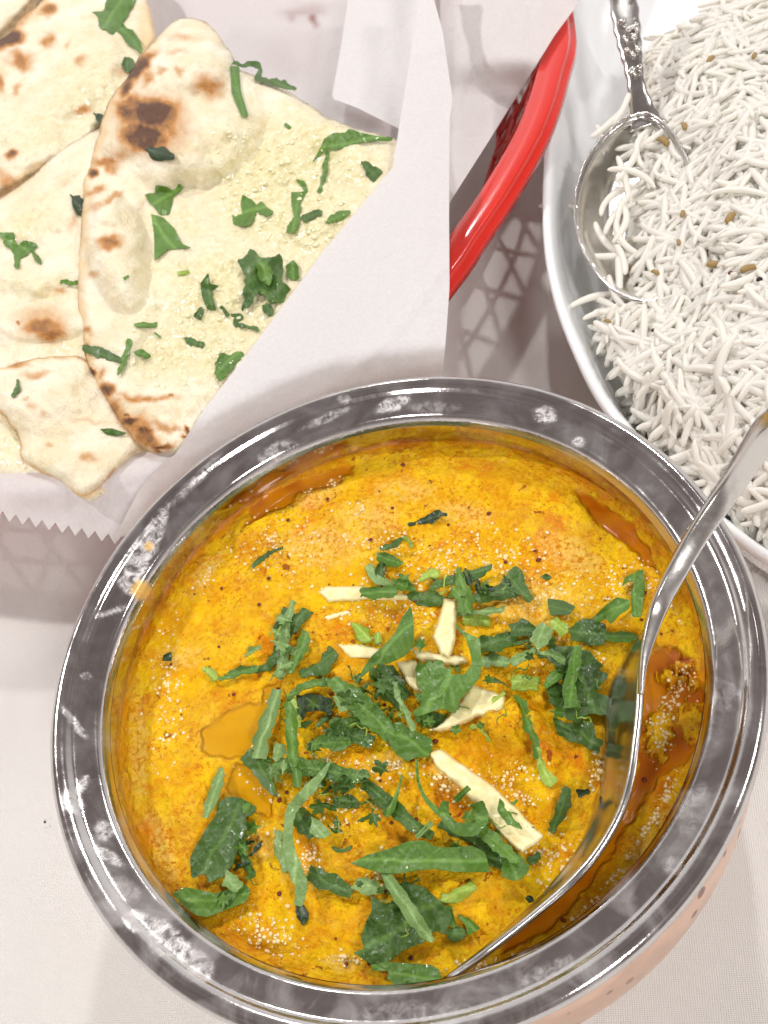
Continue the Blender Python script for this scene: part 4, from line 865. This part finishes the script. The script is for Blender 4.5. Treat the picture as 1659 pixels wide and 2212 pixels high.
h_a = naan('large front naan, puffed and charred, spread with garlic butter and cilantro', A_OL, .0560,
           [(395, 235, 205, 170, -.5, .0115, .2), (245, 530, 70, 155, -.25, .0085, .30), (255, 430, 72, 60, 0, .0030, .3), (260, 700, 90, 160, .1, .0022, .1), (450, 560, 70, 60, 0, .0020, .3), (610, 470, 90, 60, -.3, .0013, .3), (340, 870, 150, 70, .3, .0030, .1), (640, 300, 80, 60, .4, .0016, .2), (420, 130, 90, 90, 0, .004, .2)],
           [(330, 245, 62, 40, .15, 1.), (312, 295, 56, 34, .2, .95), (285, 240, 36, 32, 0, .8), (330, 270, 80, 66, 0, .48), (297, 150, 17, 50, .75, .95), (275, 190, 14, 26, .6, .85), (318, 170, 14, 22, .6, .45), (450, 184, 32, 27, .3, .46), (350, 152, 10, 7, 0, .4), (383, 158, 12, 10, 0, .4), (395, 80, 36, 8, .1, .28), (380, 112, 26, 7, 0, .26), (450, 48, 14, 5, .2, .35),
            (262, 330, 32, 18, -.6, .35), (225, 350, 30, 12, .15, .55), (200, 372, 14, 11, 0, .85), (240, 365, 14, 14, 0, .4), (205, 410, 24, 8, -.5, .42), (240, 425, 26, 8, -.6, .42), (212, 445, 30, 8, -.5, .3), (238, 522, 27, 15, .1, .62), (205, 595, 12, 10, 0, .35), (190, 715, 14, 9, 0, .5), (196, 800, 11, 6, .1, 1.), (190, 755, 6, 8, 0, 1.), (183, 770, 8, 16, 0, .6), (220, 805, 10, 16, .5, .45),
            (228, 838, 20, 15, 0, .80), (248, 880, 16, 18, 0, .62), (222, 860, 10, 30, -.4, .4), (255, 905, 30, 60, -.6, .42), (277, 908, 16, 10, .1, 1.), (274, 893, 6, 5, 0, 1.), (300, 858, 56, 10, .08, .48), (350, 862, 36, 8, -.1, .42), (300, 920, 46, 26, .4, .45), (318, 942, 26, 22, 0, .68), (308, 935, 12, 14, 0, .8), (345, 960, 30, 8, 0, .8), (360, 920, 36, 10, .4, .42), (375, 856, 6, 4, 0, .8), (402, 930, 7, 10, 0, 1.), (395, 948, 10, 5, 0, .9)],
           [(620, 420, 190, 150, .5, 1.), (480, 640, 150, 130, -.6, .9), (420, 760, 150, 70, 0, .8), (700, 330, 130, 80, .4, 1.), (520, 380, 90, 60, 0, .7), (400, 480, 70, 50, .3, .5), (330, 640, 80, 120, 0, .35)], bak=lefty(230, 420), sd=4, T=.010, thick=24)

# minced garlic pressed into the butter
AG = Grid(spl(A_OL, 5)); gs = []; rg = np.random.RandomState(11)
while len(gs) < 260:
    x_, y_ = rg.uniform(260, 860), rg.uniform(240, 860)
    w_ = max(0, 1 - min(ell(np.array([x_]), np.array([y_]), 620, 420, 230, 170, .5)[0], ell(np.array([x_]), np.array([y_]), 420, 730, 190, 120, -.3)[0]))
    if rg.rand() > w_ * 1.6: continue
    d = np.array([float(AG(x_, y_))])
    if d[0] < 12: continue
    z = float(h_a(np.array([x_]), np.array([y_]), d)[0]); r = .0004 + .0008 * rg.rand() ** 2
    gs.append((P(x_, y_, z + r * .05), r, .55, rg.rand()))
g = blobs([(a, b, .38, d * 1.6) for a, b, c, d in gs], M_GARL, 'minced_garlic', None, sub=2); tag(g, 'minced garlic scattered over the buttered front naan', 'garlic')

def on(hf, ol=None):
    return lambda u, v: hf(np.asarray(u, float), np.asarray(v, float), np.full(np.shape(u), 60.))
GN = 'chopped cilantro on the naan'
def NL(t, k, pts, label, b=None, **kw):
    kw.setdefault('jag', 4); kw.setdefault('lift', .0006); kw.setdefault('curl', .7)
    return leaf(t, k, pts, label, base=on(b or h_a), group=GN, **kw)
NL('a', 'm', [(600, 80), (680, 60), (690, 0), (700, -60), (890, -60), (880, 0), (820, 100), (780, 180), (730, 220), (650, 180), (630, 110)], 'large cilantro leaf on the upper left naan, cut by the top edge of the photo', h_d, jag=4)
NL('a', 'm', [(765, 170, 60), (840, 235, 75), (890, 290, 60), (912, 345, 12)], 'pointed leaf hanging below the large one on the upper left naan', h_d, jag=3)
NL('a', 'd', [(780, 420), (810, 370), (870, 380), (872, 440), (820, 470)], 'small curled leaf tucked beside the charred edge of the front naan', h_d, lift=.001)
NL('a', 'k', [(600, 730), (640, 730), (690, 765), (780, 662), (792, 700), (705, 835), (660, 825), (640, 800)], 'blackened leaf caught between the upper left and front naan', h_b, lift=.002)
NL('a', 'm', [(1490, 430), (1550, 430), (1560, 590), (1612, 750), (1570, 757), (1500, 600)], 'narrow leaf blade near the top right slope of the front naan', jag=1)
NL('a', 'd', [(1505, 400, 26), (1570, 425, 28), (1640, 410, 40), (1690, 445, 30), (1668, 500, 36), (1750, 525, 38), (1840, 545, 46), (1915, 582, 20)], 'long dark shred along the upper right edge of the front naan')
NL('a', 'k', [(930, 960), (1060, 950), (1130, 1000), (1122, 1032), (1000, 1045)], 'dark crumpled leaf just below the biggest char spot', lift=.001)
NL('a', 'm', [(940, 1260), (1000, 1250), (1010, 1200), (1080, 1210), (1120, 1240), (1160, 1190), (1192, 1210), (1130, 1270), (1090, 1400), (1040, 1390), (980, 1330)], 'frilled leaf at the top of the crease in the front naan', jag=3)
NL('a', 'm', [(980, 1385), (1060, 1410), (1130, 1480), (1180, 1580), (1240, 1605), (1080, 1615), (1000, 1690), (1000, 1550)], 'broad leaf running down the crease in the front naan', jag=2)
NL('a', 'k', [(450, 1260), (522, 1270), (540, 1300), (520, 1400), (490, 1380)], 'dark leaf corner sticking out from under the front naan', h_b)
NL('a', 'm', [(-10, 1510), (90, 1510), (110, 1590), (180, 1550), (240, 1590), (200, 1640), (130, 1680), (40, 1600)], 'frilled leaf at the left edge of the middle naan', h_b, jag=5)
NL('c', 'm', [(120, -20, 36), (112, 60, 40), (105, 110, 30)], 'stubby stalk under the frilled leaf on the middle naan', h_b)
NL('c', 'm', [(205, -10, 24), (230, 40, 30), (270, 95, 16)], 'thin stalk right of the stubby one on the middle naan', h_b)
NL('a', 'm', [(1500, 1400), (1560, 1390), (1570, 1260), (1620, 1280), (1650, 1320), (1700, 1310), (1780, 1370), (1740, 1405), (1660, 1372), (1620, 1470), (1510, 1450)], 'branched frilly leaf in the middle of the front naan', jag=5)
NL('b', 'm', [(480, 900), (540, 860), (620, 860), (640, 830), (720, 860), (820, 880), (925, 890), (920, 912), (800, 910), (650, 935), (560, 972), (500, 962), (400, 1055), (450, 970)], 'long winged leaf along the right edge of the front naan', jag=2)
NL('b', 'm', [(512, 970, 25), (490, 1060, 30), (480, 1130, 28), (450, 1245, 26)], 'thin stem hanging from the long winged leaf')
NL('b', 'd', [(720, 1050), (760, 1045), (800, 1070), (862, 1110), (800, 1185), (750, 1130)], 'dark leaf near the folded paper edge', jag=3)
NL('b', 'm', [(268, 1250), (350, 1235), (330, 1200), (288, 1158), (360, 1178), (382, 1240), (330, 1300), (322, 1440), (290, 1512), (230, 1500), (280, 1400)], 'tall leaf beside the clump of white garlic')
NL('b', 'd', [(335, 1425, 40), (400, 1392, 52), (462, 1380, 36)], 'dark shred lying at the foot of the tall leaf')
NL('b', 'm', [(480, 1435), (560, 1370), (655, 1365), (620, 1412), (540, 1442)], 'bright oval leaf against the folded paper')
NL('d', 'd', [(-30, 160), (-80, 60), (-10, 30), (0, -20), (50, 30), (100, 60), (190, 20), (220, 100), (200, 180), (262, 260), (200, 340), (140, 350), (60, 260), (20, 330), (-50, 400), (-40, 250)], 'dense wet clump of cilantro beside the folded paper', jag=6, lift=.0018, curl=1.4)
NL('d', 'm', [(40, 100), (100, 60), (150, 140), (130, 240), (60, 200)], 'bright leaf on top of the wet clump', lift=.003, curl=1.4)
NL('d', 'm', [(230, 110), (280, 58), (312, 110), (322, 180), (290, 192), (240, 182)], 'single round frilled leaf touching the folded paper', jag=3)
NL('d', 'd', [(90, 350, 50), (120, 390, 60), (155, 405, 40)], 'small dark leaf below the wet clump')
NL('d', 'd', [(-120, 420, 20), (-70, 430, 40), (-100, 470, 30), (-60, 490, 26), (20, 500, 22), (60, 525, 10)], 'thin hooked shred lowest beside the folded paper')
NL('c', 'm', [(800, 185, 20), (835, 165, 16)], 'tiny green fleck left of centre on the front naan', jag=0)
NL('c', 's', [(1150, 152, 26), (1225, 140, 22)], 'short bright stem piece on the front naan', name='cilantro_sprig', jag=0)
NL('c', 'd', [(1298, 215), (1350, 145), (1362, 220), (1422, 230), (1370, 262), (1402, 392), (1340, 382), (1308, 300)], 'antler-shaped leaf left of the wet clump', jag=1.5)
NL('c', 'd', [(1255, 425), (1300, 368), (1325, 400), (1292, 458)], 'small leaf below the antler-shaped leaf')
NL('c', 'd', [(1428, 368, 22), (1485, 425, 28)], 'small slanting shred right of the antler-shaped leaf')
NL('c', 'm', [(860, 480, 20), (940, 488, 34), (1022, 482, 26)], 'flat thin shred low in the middle of the front naan')
NL('c', 'd', [(535, 630, 30), (600, 650, 62), (690, 680, 62), (785, 722, 30)], 'wide ribbon at the left edge of the front naan')
NL('c', 'm', [(842, 578, 30), (820, 660, 35), (790, 750, 28), (758, 812, 18)], 'thin upright shred right of the wide ribbon')
NL('c', 'm', [(865, 660), (920, 645), (988, 690), (950, 702), (900, 690)], 'short leaf right of the thin upright shred')
NL('c', 'd', [(1180, 570), (1240, 568), (1325, 600), (1312, 632), (1220, 612)], 'small dark leaf low on the right side of the front naan')
NL('c', 'm', [(1395, 740), (1430, 668), (1490, 680), (1560, 648), (1580, 680), (1430, 855), (1390, 800)], 'rounded frilled leaf lowest against the folded paper', jag=4)
NL('c', 'm', [(390, 200, 26), (450, 212, 30), (508, 212, 26)], 'flat frilled shred on the middle naan beside the front naan', h_b, jag=3)
NL('c', 'd', [(115, 838, 18), (110, 900, 38), (78, 950, 14)], 'single shred on the lower naan piece, near the left edge', h_c)
NL('c', 'd', [(645, 1160), (720, 1155), (822, 1185), (760, 1206), (690, 1196)], 'leaf on the lower naan piece beside the charred tip of the front naan', h_c, jag=1.5)
NL('c', 'm', [(1000, 535, 12), (1040, 565, 16)], 'tiny shred near the middle bottom of the front naan', jag=0)
NL('b', 'm', [(225, 800, 24), (262, 830, 20)], 'pale fleck half sunk in butter, high on the front naan', jag=0, lift=.0002)

# ------------------------------------------------------------------ rice dish
DP = [(1250, -60), (1205, 85), (1180, 240), (1171, 400), (1174, 530), (1194, 640), (1230, 742), (1285, 855), (1365, 957), (1465, 1060), (1565, 1145), (1665, 1215), (1850, 1290), (2100, 1260), (2320, 1050), (2420, 600), (2350, 50), (2100, -400), (1700, -560), (1400, -350)]
dp = spl(DP, 8); ZD = .036; dw = resample(P(dp[:, 0], dp[:, 1], np.full(len(dp), ZD))[:, :2], .0025)
tg = np.roll(dw, -1, 0) - np.roll(dw, 1, 0); tg /= np.hypot(*tg.T)[:, None]; nd = np.stack([tg[:, 1], -tg[:, 0]], 1); cd = dw.mean(0)
if np.mean(np.sum(nd * (dw - cd), 1)) < 0: nd = -nd
dish = empty('rice_dish', 'white glossy porcelain oval dish holding the rice', 'dish')
pf = fine([(-.030, .0), (-.0295, .002), (-.025, .0035), (-.014, .010), (-.0055, .020), (-.0015, .030), (-.0002, .0335), (.0, .0352), (-.0008, .0362), (-.0024, .0360), (-.0040, .0340), (-.0062, .029), (-.010, .021), (-.018, .0115), (-.027, .0078), (-.036, .0068)], .0012)
rings = [[np.array([*(dw[i] + nd[i] * a), b]) for a, b in pf] for i in range(len(dw))]; rings.append(rings[0])
V, F = loft(rings, False, False); mk('bowl', V, F, M_PORC, dish)
nD = len(dw); V = [np.array([*(dw[i] - nd[i] * .0355), .0068]) for i in range(nD)] + [np.array([*cd, .0066])]
F = [(i, (i + 1) % nD, nD) for i in range(nD)]; V += [v - np.array([0, 0, .004]) for v in V]; F += [(nD + 1 + (i + 1) % nD, nD + 1 + i, 2 * nD + 1) for i in range(nD)]
mk('base', V, F, M_PORC, dish, False)

# rice spoon, ornate handle
sp2 = empty('rice_spoon', 'silver serving spoon with an ornate beaded handle, half buried in the rice', 'spoon')
SO = spl([(1362, 252), (1312, 285), (1268, 345), (1245, 415), (1243, 485), (1262, 548), (1300, 603), (1352, 642), (1410, 650), (1470, 600), (1505, 500), (1500, 390), (1460, 300), (1410, 250)], 5)
ZS = .0385
sheet('spoon_bowl', SO, lambda u, v, d: ZS - .0105 * sm(0, 75, d) ** .8 + .00001 * (400 - v), M_SPOON, .0012, 6, sp2, 8)
bs = [P(a, b, ZS + .0003 + .00001 * (400 - b)) for a, b in SO]; bs += [bs[0], bs[1]]; V, F = bar(bs, [.0011] * len(bs), [.0014] * len(bs), 8); mk('bowl_edge', V, F, M_SPOON, sp2)
hp = spl([(1400, 275, 365, 74), (1388, 240, 392, 52), (1376, 190, 440, 36), (1368, 140, 480, 38), (1360, 95, 515, 46), (1352, 40, 555, 52), (1342, -30, 600, 50), (1330, -120, 650, 50)], 9, False)
pts = [P(a, b, c / 1e4) for a, b, c, d in hp]; wd_ = [d * pxm(a, b, c / 1e4) * (1 + .05 * math.sin(i * 1.1)) for i, (a, b, c, d) in enumerate(hp)]
V, F = bar(pts, wd_, [.0030] * len(pts), 20, 2.4); V = np.array(V); hx = mk('handle', V, F, M_SPOON, sp2)
rg = np.random.RandomState(5)
for k in range(34):          # raised ornament beads
    t_ = rg.randint(int(len(hp) * .38), len(hp) - 2); a, b, c, d = hp[t_]; o_ = rg.uniform(-.4, .4) * d
    r = .0005 + .0006 * rg.rand()
    bead = blobs([(P(a + o_, b + rg.uniform(-5, 5), c / 1e4 + .0013), r * 1.3, .7, rg.rand())], M_SPOON, 'bead', sp2, sub=2); del bead['kind']

# ------------------------------------------------------------------ rice
rice = empty('rice', 'heap of steamed white long-grain rice filling the dish', 'rice')
RO = [(1500, 45), (1420, 80), (1392, 130), (1395, 190), (1375, 240), (1345, 290), (1372, 350), (1362, 400), (1330, 430), (1335, 480), (1345, 560), (1362, 640), (1300, 650), (1290, 720), (1330, 790), (1365, 880), (1420, 960), (1500, 1030), (1570, 1100), (1640, 1140), (1760, 1180), (1950, 1150), (2150, 950), (2200, 500), (2050, 50), (1800, -120), (1600, -30)]
ro = spl(RO, 5); RG = Grid(ro)
def hr(u, v, d=None):
    u = np.asarray(u, float); v = np.asarray(v, float)
    s = RG(u, v)
    return .0295 + .019 * sm(-20, 330, s) + .0035 * sm(0, 45, s) + .0022 * fbm(u / 80, v / 80, 2, 101) - .012 * sm(5, -60, s) + .006 * sm(700, 350, v) * 0
sheet('rice_mound', ro, lambda u, v, d: hr(u, v) - .0020 - .003 * sm(30, 0, d), M_RICE, .012, 22, rice, 40)['kind'] = 'stuff'
def grainmesh(seed, bend, L=.0125, w=.00245):
    rg_ = np.random.RandomState(seed); n_ = 13; V = []; t = np.sin(np.linspace(-math.pi / 2, math.pi / 2, n_))
    for i, s in enumerate(t):
        r = w / 2 * (max(0, 1 - abs(s) ** 10)) ** .5 * (1 - .12 * abs(s)) * (1 + .06 * math.sin(s * 5 + seed)); r = max(r, .00012)
        cx_ = bend * (s * s) * L * .25; cz = .10 * math.sin(s * 2 + seed) * w - .0006 * s * s
        for k in range(8):
            a = k * math.pi / 4; V.append((s * L * .60, cx_ + r * math.cos(a), cz + r * .85 * math.sin(a)))
    F = [(i * 8 + j, i * 8 + (j + 1) % 8, (i + 1) * 8 + (j + 1) % 8, (i + 1) * 8 + j) for i in range(n_ - 1) for j in range(8)]
    F += [tuple(range(8))[::-1], tuple((n_ - 1) * 8 + j for j in range(8))]
    return np.array(V), F
GV = [grainmesh(i, b, L=l) for i, (b, l) in enumerate([(0.1, .0165), (.4, .0170), (-.45, .0155), (.75, .0150), (-.2, .0180), (.3, .0130), (-.8, .0160), (0, .0110)])]
GM = []
for i, (V, F) in enumerate(GV):
    me = bpy.data.meshes.new('rice_grain'); me.from_pydata([tuple(v) for v in V.tolist()], [], F); me.polygons.foreach_set('use_smooth', [True] * len(F)); me.materials.append(M_RICE); GM.append(me)
rg = np.random.RandomState(21)
def pose(u, v, lift, tl=.22):
    z = float(hr(np.array([u]), np.array([v]))[0]) + lift; p = P(u, v, z)
    a = rg.uniform(0, 2 * math.pi); tt = rg.normal(0, tl * .35); rl = rg.normal(0, .2)
    p1 = P(u + 25, v, z - lift * 0 + float(hr(np.array([u + 25]), np.array([v]))[0]) - z + lift); p2 = P(u, v + 25, float(hr(np.array([u]), np.array([v + 25]))[0]) + lift)
    nn_ = np.cross(p2 - p, p1 - p); nn_ /= np.linalg.norm(nn_); nn_ = nn_ if nn_[2] > 0 else -nn_
    m = Vector((0, 0, 1)).rotation_difference(Vector(nn_)).to_matrix() @ Matrix.Rotation(a, 3, 'Z') @ Matrix.Rotation(tt, 3, 'Y') @ Matrix.Rotation(rl, 3, 'X')
    return p, np.array(m)
ALLG = []
tries = 0
while len(ALLG) < 3000 and tries < 40000:
    tries += 1; x_, y_ = rg.uniform(1240, 1800), rg.uniform(0, 1230)
    s = float(RG(x_, y_))
    if s < (16 if x_ < 1500 and y_ > 600 else 2): continue
    if s < 14 and rg.rand() > .75: continue
    if x_ < 1400 and ell(np.array([x_]), np.array([y_]), 1300, 430, 105, 190, -.1)[0] < 1: continue
    ALLG.append((x_, y_, rg.rand()))
top = []; low = []
for (x_, y_, r) in ALLG:
    lift = -.0035 + .0052 * r; p, m = pose(x_, y_, lift, .20); k = rg.randint(len(GM)); (top if (r > .78 and x_ < 1680) else low).append((p, m, k, rg.uniform(.72, 1.16)))
extra = [(1228, 447, .0235, -.9), (1322, 262, .0415, .15), (1300, 300, .037, .9), (1345, 235, .043, .35), (1375, 320, .041, .7), (1365, 350, .041, .4), (1350, 385, .040, 1.0), (1372, 372, .041, 1.9),
         (1318, 425, .036, .15), (1345, 440, .038, .4), (1330, 465, .037, .2), (1352, 480, .038, .6), (1305, 520, .0335, 1.3), (1340, 515, .037, 1.2), (1318, 555, .034, 2.2), (1345, 555, .036, 1.0), (1338, 600, .035, .8),
         (1290, 640, .032, 2.6), (1312, 655, .033, 1.4), (1330, 640, .035, 1.2)]
for (x_, y_, z, a) in extra:
    top.insert(0, (P(x_, y_, z), np.array(Matrix.Rotation(a + .35, 3, 'Z') @ Matrix.Rotation(rg.normal(0, .15), 3, 'Y')), rg.randint(7), 1.0))
low += top[300:]; top = top[:300]
for (p, m, k, s) in top:
    o = bpy.data.objects.new('rice_grain', GM[k]); COL.objects.link(o); o.parent = rice
    o.matrix_world = Matrix.Translation(Vector(p)) @ Matrix(m.tolist()).to_4x4() @ Matrix.Scale(s, 4)
V = []; F = []; off = 0
for (p, m, k, s) in low:
    V.append((GV[k][0] * s) @ m.T + p); F += [tuple(i + off for i in f) for f in GV[k][1]]; off += len(GV[k][0])
mk('rice_grains_below', np.vstack(V), F, M_RICE, rice)['kind'] = 'stuff'
# cumin seeds
sd_v, sd_f = grainmesh(3, .2, .0036, .0019); me = bpy.data.meshes.new('cumin_seed'); me.from_pydata([tuple(v) for v in sd_v.tolist()], [], sd_f); me.polygons.foreach_set('use_smooth', [True] * len(sd_f)); me.materials.append(M_CUM)
for x_, y_, a, sc, lb in [(1353, 573, 1.0, 1.1, 'brown cumin seed nearest the buried spoon tip'), (1416, 587, 1.5, .8, 'small cumin seed a little right of the spoon tip'), (1545, 571, -1., 1.2, 'plump tan cumin seed in the middle of the rice'), (1617, 578, -.4, 1.1, 'round tan cumin seed near the right edge of the photo'),
                          (1536, 126, .25, 1.1, 'slim cumin seed near the far end of the rice'), (1630, 118, .5, .9, 'cumin seed half hidden at the far right of the rice'), (1478, 270, .9, 1., 'cumin seed right of the spoon neck'), (1433, 302, 1.3, 1.4, 'long cumin seed above the spoon bowl'),
                          (1313, 693, 1.5, .7, 'short cumin seed by the left edge of the rice'), (1578, 468, .3, 1.2, 'cumin seed sunk between grains at centre right'), (1475, 460, .6, .8, 'small dark cumin seed right of the spoon bowl'), (1466, 522, .8, .7, 'tiny cumin seed below the small dark one')]:
    o = bpy.data.objects.new('cumin_seed', me); COL.objects.link(o); p = P(x_, y_, float(hr(np.array([x_]), np.array([y_]))[0]) + .0035)
    o.matrix_world = Matrix.Translation(Vector(p)) @ Matrix.Rotation(a + .38, 4, 'Z') @ Matrix.Scale(sc, 4); tag(o, lb, 'cumin seed', 'cumin seeds in the rice')
for x_, y_, mt, lb in [(1578, 590, M_CHIL, 'dark red spice fleck between the two tan cumin seeds'), (1640, 603, M_DARK, 'black fleck beside the round tan cumin seed'), (1413, 713, M_DARK, 'black fleck in the lower left of the rice')]:
    p = P(x_, y_, float(hr(np.array([x_]), np.array([y_]))[0]) + .0028); o = blobs([(p, .0009, .6, .9)], mt, 'spice_fleck', None); del o['kind']; tag(o, lb, 'spice')
o = blobs([(P(97, 1776, .0003), .00042, .6, .8)], M_DARK, 'crumb', None); del o['kind']; tag(o, 'tiny dark brown crumb on the tablecloth left of the pot', 'crumb')
